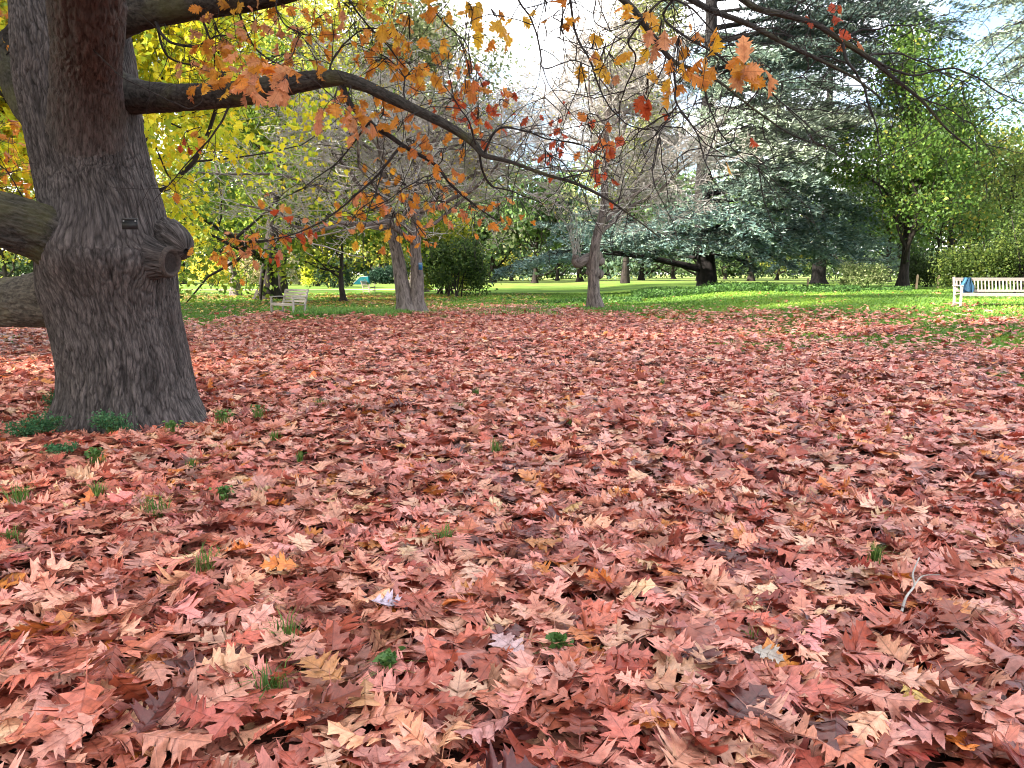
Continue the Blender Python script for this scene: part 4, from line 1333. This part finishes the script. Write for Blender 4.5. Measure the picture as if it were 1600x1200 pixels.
# ------------------------------------------------------------------ cedars
def cedar(name, base, seed, label, trunk_poly, trunk_r, branches, rnd=None, cols=None, needles=1.0, tuft=.36, lit=1.0):
    """branches: list of (start point, end point, foliage start fraction, plate half width, density) in world coordinates"""
    r = np.random.default_rng(seed)
    root = empty(name, base, label, 'tree')
    root_l = np.asarray(base, float)
    wd, lf, sw = MB(), MB(), MB()
    c = spline(np.array(trunk_poly), 40)
    k = np.linspace(0, 1, 40)
    rr = trunk_r * (1 - .72 * k) * (1 + .8 * np.exp(-k * 45))
    v, q, b = loft(np.concatenate([c, rr[:, None]], 1), 90, 28, trunk_r * .05, 2.5, seed)
    wd.add(v, q, None, b)
    part(wd, 'trunk', M_CEDARBARK, root)
    pal = np.array(cols if cols is not None else [(.10, .165, .15), (.14, .21, .185), (.07, .12, .115), (.20, .265, .22), (.14, .19, .135)])
    Pn, An, Cn, Sn = [], [], [], []
    for (a, e, f0, hw, dens) in branches:
        a, e = np.asarray(a, float), np.asarray(e, float)
        L = np.linalg.norm(e - a)
        sag = np.array([0, 0, .10 * L])
        pts = spline(np.array([a, a * .65 + e * .35 + sag * .6 + r.normal(0, .03 * L, 3) * [1, 1, .4], a * .3 + e * .7 + sag * .8 + r.normal(0, .03 * L, 3) * [1, 1, .4], e]), 16)
        tubes(sw, pts[None], np.linspace(.010 * L + .03, .015, 16)[None], 6)
        m = int(max(8, L * 4.6 * (1 - f0)))
        f = f0 + (1 - f0) * np.sort(r.random(m))
        x = f * 15
        i = np.clip(x.astype(int), 0, 14)
        w = (x - i)[:, None]
        s0 = pts[i] * (1 - w) + pts[i + 1] * w
        t = nrm(pts[i + 1] - pts[i])
        side = nrm(np.cross(t, [[0, 0, 1.]])) * np.where(np.arange(m) % 2, 1, -1)[:, None]
        l2 = 1.42 * hw * L * r.uniform(.5, 1.15, m) * (np.minimum((f - f0) / .25 + .35, 1) * np.minimum((1 - f) * 2.2 + .25, 1))
        d2 = nrm(side * 1.0 + t * r.uniform(.35, 1.0, (m, 1)) + np.stack([0 * f, 0 * f, r.normal(.08, .14, m)], 1))
        mid = s0 + d2 * (l2 * .55)[:, None] + np.stack([0 * f, 0 * f, .03 * l2], 1)
        end = s0 + d2 * l2[:, None] + np.stack([0 * f, 0 * f, -.30 * l2], 1)
        tubes(sw, np.stack([s0, mid, end], 1), np.broadcast_to([.03, .02, .008], (m, 3)), 3)
        # tufts along every side shoot, and on third-order shoots beside it
        nt = np.maximum((l2 * 13 * dens * needles).astype(int), 3)
        bi = np.repeat(np.arange(m), nt)
        g = r.random(len(bi))[:, None] ** .8
        p = s0[bi] * (1 - g)**2 + 2 * mid[bi] * g * (1 - g) + end[bi] * g**2
        off = nrm(np.cross(d2[bi], [[0, 0, 1.]])) * (r.normal(0, .11, len(bi)) * l2[bi] * (1.1 - .6 * g[:, 0]))[:, None]
        p = p + off + np.stack([0 * bi, 0 * bi, r.normal(0, .07, len(bi)) - .25 * np.linalg.norm(off, axis=1)], 1)
        ax = nrm(d2[bi] + nrm(off + 1e-5) * .7 + r.normal(0, .30, p.shape) + [0, 0, .12])
        Pn.append(p); An.append(ax)
        Sn.append(np.full(len(bi), tuft) * r.uniform(.7, 1.5, len(bi)))
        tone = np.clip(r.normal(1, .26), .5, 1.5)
        sunlit_mix = r.uniform(.05, .85) * ss(5, 9, e[2]) * (1 - ss(14.5, 17, e[2])) * (e[0] > a[0]) * lit  # sunlit look of the middle right boughs painted into the needle colour
        tone *= 1 - .45 * lit * ss(14.5, 18, e[2])  # highest boughs darkened in colour, part of the same painted light and shade
        Cn.append((pal[r.integers(0, len(pal), len(bi))] * (1 - sunlit_mix) + sunlit_mix * np.array([.38, .415, .30])) * tone)
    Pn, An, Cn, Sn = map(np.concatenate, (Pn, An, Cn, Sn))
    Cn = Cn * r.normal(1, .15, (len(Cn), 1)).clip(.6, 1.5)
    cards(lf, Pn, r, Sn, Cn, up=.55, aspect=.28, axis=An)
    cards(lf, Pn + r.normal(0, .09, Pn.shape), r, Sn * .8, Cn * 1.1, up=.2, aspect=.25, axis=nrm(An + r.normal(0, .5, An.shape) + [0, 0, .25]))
    part(sw, 'branches', M_CEDARBARK, root)
    part(lf, 'crown', M_NEEDLE, root)
    return root


CY = 58
B_ = lambda sy, ex, ey, dz, f0=.25, hw=.22, dens=1.0, sx=1105: (P(sx, sy, CY), P(ex, ey, CY + dz), f0, hw, dens)
cb = [B_(425, 815, 415, -3, .55, .20), B_(420, 775, 425, -1, .60, .20), B_(405, 845, 350, 0, .35, .20), B_(398, 900, 335, 3, .35, .2), B_(400, 930, 385, -6, .3, .2), B_(395, 870, 375, -2, .35, .2),
      B_(385, 985, 365, -7, .25), B_(380, 1020, 385, -8, .2), B_(370, 1150, 388, -9, .2), B_(365, 1235, 385, -6, .2), B_(352, 1200, 350, -8, .2), B_(345, 1285, 392, -2, .2), B_(352, 1345, 398, 0, .25),
      B_(335, 1175, 362, -10, .2), B_(345, 1060, 352, -9, .2), B_(350, 1040, 340, -6, .25), B_(360, 1090, 395, -9, .2), B_(400, 1000, 410, -3, .4, .18), B_(345, 1130, 345, -9, .2), B_(370, 1190, 405, -7, .2),
      B_(390, 1250, 420, -3, .3), B_(395, 1180, 425, -5, .3), B_(380, 1310, 415, 1, .3), B_(405, 850, 400, 4, .4), B_(398, 960, 400, 5, .35), B_(375, 1330, 375, 4, .3), B_(380, 1260, 400, 6, .3),
      B_(290, 1330, 310, -3, .2, .25), B_(255, 1300, 240, -6, .2, .26), B_(235, 1345, 190, 0, .25, .24), B_(205, 1260, 195, -8, .2, .28), B_(185, 1310, 135, -2, .2, .25), B_(165, 1235, 128, -8, .2, .28),
      B_(145, 1335, 100, 2, .3, .22), B_(305, 1260, 325, -8, .2, .26), B_(265, 1215, 275, -10, .2, .28), B_(315, 1365, 345, 2, .3, .22), B_(225, 1185, 235, -10, .2, .28), B_(190, 1170, 190, -9, .2, .28),
      B_(280, 1270, 280, -6, .2, .26), B_(240, 1240, 240, -9, .2, .26), B_(210, 1310, 215, -5, .2, .25), B_(330, 1310, 350, -5, .2, .25), B_(150, 1170, 135, -8, .2, .28), B_(300, 1200, 310, -9, .2, .26),
      B_(65, 1490, 62, 0, .12, .22, .9, 1112), B_(45, 1430, 35, 4, .12, .22, .9, 1112), B_(95, 1400, 95, -4, .12, .22, .9, 1112), B_(20, 1310, 25, -5, .12, .22, .9, 1112), B_(110, 1180, 85, -8, .2, .25, 1., 1112),
      B_(80, 1360, 70, 5, .12, .22, .9, 1112), B_(0, 1400, 5, 2, .12, .22, .9, 1112), B_(322, 1000, 326, 3, .8, .1, .5), B_(120, 1020, 165, 4, .6, .15, .5), B_(60, 1005, 95, 5, .5, .14, .5), B_(10, 1030, 20, 5, .4, .16, .6),
      B_(-40, 1180, -30, -5, .3), B_(-60, 1300, -60, 3, .3), B_(-120, 1010, -100, 0, .3), B_(-160, 1220, -150, 0, .3), B_(-30, 1050, -20, -4, .3)]
rb = np.random.default_rng(61)
for k in range(16):
    sy = rb.uniform(60, 380)
    cb.append(B_(sy, 1105 + rb.uniform(-40, 250), sy + rb.uniform(-10, 30), rb.uniform(4, 10), .2, .25, .9))
cedar('blue_cedar', at(1105, CY), 51, 'huge blue grey cedar with a black trunk and drooping plates of foliage', [P(1105, 466, CY), P(1104, 420, CY), P(1098, 310, CY), P(1107, 150, CY), P(1112, 0, CY), P(1110, -200, CY), P(1110, -330, CY)], .68, cb)
# long bare low limb that runs left over the grass
# second, darker cedar behind
c2 = at(1275, 84)
b2 = []
for k in range(46):
    z = 2.0 + 20 * (k / 46)
    az = k * 2.4 + rb.normal(0, .3)
    L = (7.2 - 4.6 * (k / 46)) * rb.uniform(.8, 1.15)
    s0 = c2 + [0, 0, z]
    b2.append((s0, s0 + [math.cos(az) * L, math.sin(az) * L, rb.uniform(-1.6, .2)], .15, .3, .62))
cedar('blue_cedar', c2, 52, 'darker cedar further back with a flared brown trunk', [c2 + [0, 0, -.2], c2 + [0, 0, 3], c2 + [.2, 0, 12], c2 + [0, 0, 23]], .75, b2, cols=[(.05, .085, .07), (.07, .11, .09), (.04, .065, .055), (.11, .15, .11)], tuft=.45, lit=.2)
# third cedar beyond the right edge reaching into the top corner
c3 = at(1790, 33)
b3 = []
for (ex, ey, z, dz) in ((1540, 60, 9.5, -1), (1510, 20, 10.5, 2), (1560, 100, 9, -3), (1580, 40, 10, -4), (1530, -20, 11.5, 0), (1600, 90, 9.2, 3), (1570, 5, 11, 4), (1640, 160, 8, -3), (1620, 120, 8.6, -5), (1900, 50, 10, 0), (2000, 150, 8, 2), (1800, 60, 10, -5), (1800, 80, 9, 6), (1700, -100, 13, 0), (1850, -150, 14, 2)):
    b3.append((c3 + [0, 0, z], P(ex, ey, 33 + dz), .25, .24, 1.0))
cedar('blue_cedar', c3, 53, 'cedar whose pale tips reach in at the upper right corner', [c3 + [0, 0, -.2], c3 + [0, 0, 5], c3 + [.2, 0, 11], c3 + [0, 0, 18]], .5, b3, cols=[(.20, .26, .20), (.26, .32, .24), (.15, .20, .16), (.30, .34, .22)], tuft=.2)


# far trees closing the view; a few kinds, copied
def copy_tree(root, loc, rz, s, label):
    c = root.copy()
    COL.objects.link(c)
    c.location = loc
    c.rotation_euler = (0, 0, rz)
    c.scale = (s, s, s)
    c['label'] = label
    c['group'] = 'trees closing the far side of the park'
    for ch in list(root.children):
        d = ch.copy()
        COL.objects.link(d)
        d.parent = c
    return c


FARG = 'trees closing the far side of the park'
fk = [leafy('distant_tree', at(330, 165), 71, 'dense far green tree', 'tree', FARG, 17, 8.5, 7000, .75, [(.10, .17, .05), (.15, .22, .06), (.07, .12, .05)], None, jitter=.9, trunk_r=.4, trunk_frac=.06, n_limbs=12, kids=(5, 4, 4), clump=.8),
      leafy('distant_tree', at(600, 150), 72, 'far yellowing tree', 'tree', FARG, 15, 7.5, 6500, .70, [(.34, .34, .06), (.44, .38, .06), (.22, .28, .06)], None, jitter=.85, trunk_r=.4, trunk_frac=.06, n_limbs=12, kids=(5, 4, 4), clump=.7),
      leafy('distant_tree', at(1050, 160), 73, 'far blue green tree', 'tree', FARG, 13, 7.5, 6500, .70, [(.10, .16, .10), (.14, .20, .12), (.08, .13, .09)], None, jitter=.85, trunk_r=.4, trunk_frac=.05, n_limbs=12, kids=(5, 4, 4), clump=.8)]
fk[0]['label'] = 'dense far green tree at the left end of the tree line'
fk[1]['label'] = 'far yellowing tree seen under the twin stemmed tree'
fk[2]['label'] = 'far blue green tree seen left of the cedar trunk'
FAR = [(250, 150, 0, .9, 'far green tree glimpsed just right of the oak trunk'), (410, 172, 1, 1.0, 'far golden tree glimpsed beside the black trunk'), (470, 160, 2, .95, 'far bluish tree above the straw shrubs'),
       (545, 178, 0, 1.0, 'far green tree behind the thin spreading tree'), (660, 165, 2, .95, 'far bluish tree hidden behind the twin stems'), (730, 150, 0, .8, 'far green tree behind the dense dark shrub'),
       (800, 170, 1, .75, 'far yellow tree left of the low cedar limb'), (870, 160, 0, .85, 'far green tree behind the low cedar limb'), (950, 175, 2, .9, 'far bluish tree behind the knobbly trunk'),
       (1130, 150, 0, .7, 'far green tree behind the cedar trunk'), (1210, 140, 1, .7, 'far yellowing tree between the two cedars'), (1330, 130, 0, .8, 'far green tree right of the second cedar'),
       (1420, 125, 2, .85, 'far bluish tree behind the bushy green tree'), (1500, 120, 0, .85, 'far green tree behind the pale stakes'), (1590, 115, 2, .9, 'far bluish tree behind the white bench'), (1700, 120, 0, .95, 'far green tree past the right edge'),
       (500, 128, 0, 1.1, 'far green tree over the lime shrub'), (700, 132, 0, 1.15, 'far green tree over the laurel'), (770, 135, 2, 1.2, 'far bluish tree left of the cedar tips'), (835, 125, 0, 1.0, 'far green tree above the low cedar limb tip'),
       (905, 128, 2, 1.1, 'far bluish tree just left of the knobbly trunk'), (1000, 130, 0, 1.0, 'far green tree right of the knobbly trunk'), (1090, 120, 2, 1.0, 'far bluish tree right behind the cedar trunk'), (1170, 118, 0, 1.0, 'far green tree right of the cedar trunk'),
       (1380, 105, 0, 1.0, 'far green tree behind the bushy tree trunk'), (1545, 100, 0, 1.0, 'far green tree over the rounded olive shrub'), (290, 118, 1, 1.0, 'far golden tree beside the oak burl'), (370, 125, 0, 1.1, 'far green tree behind the pale trunk'),
       (120, 120, 0, .9, 'far green tree hidden behind the oak'), (20, 110, 1, .9, 'far yellow tree left of the oak trunk'), (-100, 120, 0, 1, 'far green tree past the left edge')]
fr = np.random.default_rng(9)
for (px, Y, k, s, lab) in FAR:
    copy_tree(fk[k], at(px, Y), fr.uniform(0, 6.28), s, lab)

fb = bush('distant_shrub', 560, 185, 17, 6.5, 66, 'far dark shrub under the thin spreading tree', [(.06, .11, .04), (.09, .14, .05), (.12, .17, .06)], 3500, .9, 'shrubs along the far edge of the lawn', 6)
for k_ in range(-5, 22):
    px_ = 240 + k_ * 66 + fr.uniform(-12, 12)
    if abs(px_ - 560) < 30:
        continue
    c = copy_tree(fb, at(px_, fr.uniform(168, 200)), fr.uniform(0, 6.28), fr.uniform(.75, 1.1), 'far dark shrub, part of the low line under the distant trees')
    c['group'] = 'shrubs along the far edge of the lawn'

# tall trees off to the left that keep the foreground in shade
SG = 'shade trees standing out of view to the left'
shade0 = leafy('shade_tree', (-26, 18, 0), 81, 'tall dense shade tree out of view on the left', 'tree', SG, 22, 7.5, 5500, .75, GREENS, None, jitter=.8, trunk_r=.5, trunk_frac=.08, n_limbs=15, kids=(6, 5, 4), clump=.9)
for (x, y, s) in ((-22, 9.5, 1), (-18.5, 2, 1.05), (-15.5, -5.5, 1), (-12, -13, 1.0), (-34, 24, 1.05)):
    c = copy_tree(shade0, (x, y, 0), fr.uniform(0, 6.28), s, 'tall dense shade tree out of view on the left')
    c['group'] = SG


# ------------------------------------------------------------------ benches
def bench(loc, rz, label, length, back='vertical', col=(.48, .44, .40), s=1.0):
    """park bench, front along -Y of its own axes"""
    root = empty('park_bench', loc, label, 'bench', None)
    root.rotation_euler = (0, 0, rz)
    root.scale = (s, s, s)
    r = np.random.default_rng(int(length * 100))
    cv = lambda: np.array(col) * r.uniform(.82, 1.12)
    h = length / 2
    st = MB()
    for k in range(5):
        st.box([0, -.24 + k * .115, .43 - .012 * k], length - .02, .095, .025, None, cv())
    st.box([0, -.285, .385], length - .14, .03, .085, None, cv())
    st.build('seat', M_WOOD, root, False)
    bk = MB()
    lean = lambda z: .24 + (z - .42) * .28
    if back == 'vertical':
        bk.bar([-h + .03, lean(.86), .86], [h - .03, lean(.86), .86], .04, .09, cv(), (0, .27, -1))
        bk.bar([-h + .03, lean(.50), .50], [h - .03, lean(.50), .50], .04, .06, cv(), (0, .27, -1))
        for k in range(int(length / .105)):
            x = -h + .10 + k * .105
            if x < h - .06:
                bk.bar([x, lean(.53), .53], [x, lean(.815), .815], .022, .045, cv(), (0, 1, .1))
    else:
        for k in range(5):
            z = .50 + k * .10
            bk.bar([-h + .03, lean(z), z], [h - .03, lean(z), z], .026, .07, cv(), (0, .27, -1))
    bk.build('backrest', M_WOOD, root, False)
    for sx in (-1, 1):
        x = sx * (h - .03)
        m = MB(); m.box([x, -.27, .325], .06, .06, .65, None, cv()); m.build('leg', M_WOOD, root, False)
        m = MB(); m.bar([x, .22, 0], [x, lean(.42) + .02, .42], .06, .06, cv(), (0, 1, 0)); m.bar([x, lean(.415) + .02, .415], [x, lean(.93) + .03, .93], .058, .056, cv(), (0, 1, 0))
        m.build('leg', M_WOOD, root, False)
        m = MB(); m.box([x, .03, .668], .075, .70, .035, None, cv()); m.build('armrest', M_WOOD, root, False)
        m = MB(); m.box([x + .001, 0.0, .12], .035, .46, .05, None, cv()); m.build('stretcher', M_WOOD, root, False)
    return root


p = GP(455, 491)
bench(at(452, 28.6), math.atan2(-.80, -.60) + math.pi / 2, 'weathered grey bench with slatted back standing side-on near the black trunk', 1.35, 'horizontal', (.34, .31, .28))
g0 = GP(1502, 480)
rz = R(-9)
Lb = 2.4
bc_ = np.array([g0[0] + math.cos(rz) * (Lb / 2) - .25 * math.sin(rz), g0[1] + math.sin(rz) * (Lb / 2) + .26, 0])
bc_[2] = float(ground(bc_[0], bc_[1])) - .01
bench(bc_, rz, 'pale bench with upright back slats, cut by the right edge of the view', Lb, 'vertical', (.25, .22, .20), 1.06)
bench(at(578, 62), R(82), 'tiny far bench seen end-on under the trees', 1.5, 'horizontal', (.26, .22, .18))

# blue coat hanging over the back of the right bench
cl = MB()
nu, nv_ = 26, 40
cr_, sr_ = math.cos(rz), math.sin(rz)
uu_, tt_ = np.meshgrid(np.linspace(0, 1, nu), np.linspace(0, 1, nv_))
wid = .20 + .14 * ss(0, .8, tt_)
lx = -Lb / 2 + .36 + (uu_ - .5) * wid * 1.15 - .06 * tt_ + .02 * np.sin(tt_ * 7 + uu_ * 3)
zz = np.where(tt_ < .12, .915, .915 - (tt_ - .12) / .88 * .47 - .03 * np.sin(uu_ * 9) * tt_)
yy = np.where(tt_ < .12, .42 - (tt_ / .12) * .10, .32 - (tt_ - .12) * .19) + .030 * np.sin(uu_ * 15 + tt_ * 3) * np.minimum(tt_ * 3, 1) + .012 * np.sin(uu_ * 31)
V = np.stack([bc_[0] + lx * cr_ - yy * sr_, bc_[1] + lx * sr_ + yy * cr_, bc_[2] + zz * 1.06], -1)
Vb = V - np.array([.02 * -sr_, -.035 * cr_, 0.0])
V2 = V + np.array([0, -.045, 0]) * np.sin(np.pi * uu_)[..., None]
i = np.arange(nv_ - 1)[:, None] * nu
j = np.arange(nu - 1)[None]
q = np.stack([i + j, i + j + 1, i + nu + j + 1, i + nu + j], -1).reshape(-1, 4)
cc = np.where((np.sin(uu_ * 9 + tt_ * 2) > .75)[..., None], [[[.025, .09, .14]]], [[[.005, .03, .06]]])
cl.add(V2.reshape(-1, 3), q, cc.reshape(-1, 3))
cl.add(Vb.reshape(-1, 3), q[:, ::-1], cc.reshape(-1, 3))
e = np.concatenate([np.arange(nu), np.arange(nu) * 1])
hang = V2.reshape(nv_, nu, 3)
for edge_a, edge_b in ((V2[:, 0], Vb[:, 0]), (V2[:, -1], Vb[:, -1]), (V2[0], Vb[0]), (V2[-1], Vb[-1])):
    n_ = len(edge_a)
    k = np.arange(n_ - 1)
    cl.add(np.concatenate([edge_a, edge_b]), np.stack([k, k + 1, k + n_ + 1, k + n_], 1), (.005, .03, .06))
tag(cl.build('coat', M_CLOTH, origin=V2.reshape(-1, 3).mean(0)), 'blue coat hung over the back of the pale bench', 'coat')

# ------------------------------------------------------------------ stakes and the far teal shelter
sk = ['pale wooden stake nearest the trunk of the bushy green tree', 'middle pale stake between the tree and bench', 'pale stake closest to the white bench', 'short pale stake below the second cedar']
for (px, Y, h, lab) in ((1427, 55, .98, sk[0]), (1460, 56, .92, sk[1]), (1489, 52, .90, sk[2]), (1258, 57, .72, sk[3])):
    m = MB()
    b0 = at(px, Y)
    m.bar([0, 0, 0], [.03, 0, h], .11, .11, (.42, .31, .20), (0, 1, 0))
    m.bar([.03, 0, h], [.034, 0, h + .06], .06, .06, (.50, .40, .28), (0, 1, 0))
    o = m.build('stake', M_WOOD, None, False)
    o.location = b0
    tag(o, lab, 'stake', 'wooden stakes on the right lawn')

sb_ = at(567, 112)
shl = empty('tent', sb_, 'teal sloping shelter across the far lawn', 'tent')
m = MB()
m.add([[-2.6, -1.5, .05], [2.6, -1.5, .05], [2.6, 1.5, .05], [-2.6, 1.5, .05], [-.3, -1.5, 2.3], [2.3, -1.5, 2.6], [2.3, 1.5, 2.6], [-.3, 1.5, 2.3]],
      [[0, 4, 5, 1], [1, 5, 6, 2], [2, 6, 7, 3], [3, 7, 4, 0], [4, 7, 6, 5]], (.006, .12, .14))
m.build('canopy', M_PLAIN, shl, False)
m = MB(); m.bar([-.3, -1.55, 2.36], [2.35, -1.55, 2.66], .08, .08, (.6, .65, .65)); m.bar([-2.65, -1.55, .06], [-.3, -1.55, 2.36], .08, .08, (.6, .65, .65))
m.build('frame', M_PLAIN, shl, False)
shl.scale = (.45, .45, .45)
for k in range(3):
    bush('hedge', 589 + k * 9, 114, 3.2, 2.6, 90 + k, ['dark clipped hedge clump beside the teal shelter', 'middle dark hedge clump right of the teal shelter', 'dark hedge clump nearest the twin stemmed tree'][k], [(.02, .05, .03), (.03, .065, .04)], 1500, .3, 'dark hedge clumps on the far lawn', 5)


# ------------------------------------------------------------------ undergrowth, tufts and herbs
def nettles():
    mb = MB()
    r = np.random.default_rng(55)
    for (p0, p1, y0, y1, n, h) in ((985, 1340, 46, 53, 15000, .55), (1330, 1420, 48, 52, 1500, .25), (780, 1000, 40, 46, 3000, .28)):
        y = r.uniform(y0, y1, n)
        x = (r.uniform(p0, p1, n) - 800) / F_PX * y
        k = fbm(np.stack([x * .35, y * .35, 0 * x], -1), 3)
        keep = k > -.25
        x, y, k = x[keep], y[keep], k[keep]
        n = len(x)
        z = ground(x, y) + r.random(n) * h * (.6 + .6 * np.clip(k, 0, 1))
        cards(mb, np.stack([x, y, z], 1), r, .17, pick(r, n, [(.05, .12, .025), (.08, .17, .03), (.11, .21, .06), (.035, .08, .02)]), up=.5)
    tag(mb.build('undergrowth', M_LEAF), 'low nettles and weeds around the foot of the cedar', 'undergrowth', kind='stuff')


nettles()

TUFTS = [(245, 826, .15, 'largest grass tuft with long pale blades below the oak'), (35, 802, .13, 'grass tuft at the left edge below the oak'), (425, 1117, .10, 'bright green grass tuft near the bottom edge'), (695, 868, .09, 'neat grass tuft in the middle of the carpet'),
         (448, 1030, .10, 'tall dark grass tuft in the lower left carpet'), (325, 912, .10, 'grass tuft with a yellow blade left of centre'), (350, 803, .07, 'small round clover tuft below the oak'), (1365, 897, .07, 'grass tuft lying right of centre'),
         (150, 738, .10, 'leafy tuft straight below the trunk foot'), (155, 790, .08, 'low tuft above the left edge tuft'), (300, 745, .06, 'tiny sprig in front of the trunk'), (870, 1060, .05, 'tiny green sprig beside the pale pink leaf'),
         (607, 1090, .05, 'tiny sprig left of the golden tan leaf'), (775, 718, .09, 'dark green tuft above the middle of the carpet'), (350, 672, .12, 'feathery tuft just right of the trunk foot'), (405, 662, .10, 'feathery tuft second from the trunk foot'),
         (500, 645, .09, 'thin tuft far right of the trunk foot'), (430, 700, .08, 'spreading tuft right of the oak'), (270, 690, .09, 'tuft touching the front of the trunk'), (470, 735, .06, 'small low tuft under the feathery ones'), (890, 677, .06, 'small tuft high in the carpet middle'),
         (1035, 608, .07, 'faint tuft in the far right carpet'), (745, 625, .06, 'faint tuft in the far middle carpet'), (1310, 705, .05, 'faint tuft on the right carpet'), (720, 650, .06, 'low tuft left of the small high one'), (20, 868, .07, 'short tuft by the left edge, under the grass one'), (1175, 1040, .05, 'sprig hidden among the right leaves')]
for i_, (px, py, h, lab) in enumerate(TUFTS):
    r = np.random.default_rng(500 + i_)
    g = GP(px, py)
    root = np.array([g[0], g[1], float(ground(g[0], g[1])) + .05])
    mb = MB()
    h = h * .68
    n = int(30 + 300 * h)
    base = np.stack([r.normal(0, h * .35, n), r.normal(0, h * .35, n), 0 * np.arange(n) + .02], 1)
    gg = r.random((n, 1))
    blades(mb, base, r.uniform(.6, 1.15, n) * (h + .055), r, np.array([.045, .11, .018]) * (1 - gg) + np.array([.16, .25, .05]) * gg, .8, .0028)
    if i_ in (6, 8, 14, 15, 18, 11, 12):
        m = 60
        cards(mb, np.stack([r.normal(0, h * .5, m), r.normal(0, h * .4, m), r.uniform(.08, .1 + h * .6, m)], 1), r, .032, pick(r, m, [(.06, .135, .03), (.10, .19, .045)]), up=.8, aspect=.9)
    o = mb.build('grass_tuft', M_GRASS)
    o.location = root
    tag(o, lab, 'grass tuft', 'green tufts poking through the fallen leaves')


def herb(px, py, w, h, seed, label, n_fr=26):
    """ferny low herb: arching stalks carrying small cut leaflets"""
    r = np.random.default_rng(seed)
    g = GP(px, py)
    root = empty('herb_plant', (g[0], g[1], float(ground(g[0], g[1])) + .07), label, 'plant', 'ferny herbs at the foot of the oak')
    sm_, lm = MB(), MB()
    az = r.uniform(0, 2 * np.pi, n_fr)
    ln = r.uniform(.5, 1.0, n_fr)
    end = np.stack([np.cos(az) * w * ln, np.sin(az) * w * .7 * ln, h * r.uniform(.35, 1.0, n_fr)], 1)
    st = end * [.15, .15, 0]
    mid = end * [.45, .45, .8]
    pl = np.stack([st, mid, end], 1)
    tubes(sm_, pl, np.broadcast_to([.003, .0025, .0015], (n_fr, 3)), 4, (.10, .16, .04))
    k = np.repeat(np.arange(n_fr), 34)
    t = r.uniform(.35, 1.05, len(k))[:, None]
    p = st[k] * (1 - t)**2 + 2 * mid[k] * t * (1 - t) + end[k] * t**2
    p = p + r.normal(0, 1, p.shape) * [.03, .03, .012]
    cards(lm, p, r, .028, pick(r, len(p), [(.045, .14, .06), (.07, .19, .08), (.10, .23, .10), (.035, .10, .04)]), up=.9, aspect=.55)
    sm_.build('stalks', M_GRASS, root)
    lm.build('leaves', M_LEAF, root)


herb(175, 690, .20, .20, 1, 'ferny green herb against the front of the oak trunk')
herb(100, 668, .20, .34, 2, 'tallest ferny herb climbing the left foot of the oak')
herb(70, 690, .20, .18, 3, 'ferny herb spreading left of the tallest one')
herb(38, 697, .16, .14, 4, 'low bluish herb furthest left of the trunk', 18)
herb(95, 722, .14, .08, 5, 'flat small herb in front of the spreading one', 14)

# a fallen twig on the leaves
tw = MB()
poly = [GP(1405, 1003), GP(1412, 985), GP(1425, 965), GP(1422, 950), GP(1432, 925)]
poly = np.array([[a_[0], a_[1], float(ground(a_[0], a_[1])) + z_] for a_, z_ in zip(poly, (.13, .15, .15, .16, .17))])
tubes(tw, spline(poly, 20)[None], np.linspace(.006, .003, 20)[None], 6)
tubes(tw, spline(np.array([poly[2], poly[2] + [.05, .03, .03], poly[2] + [.12, .02, .04]]), 10)[None], np.linspace(.004, .002, 10)[None], 5)
tag(tw.build('fallen_twig', M_PALETWIG, origin=poly[0]), 'thin grey fallen twig lying on the leaves', 'twig')
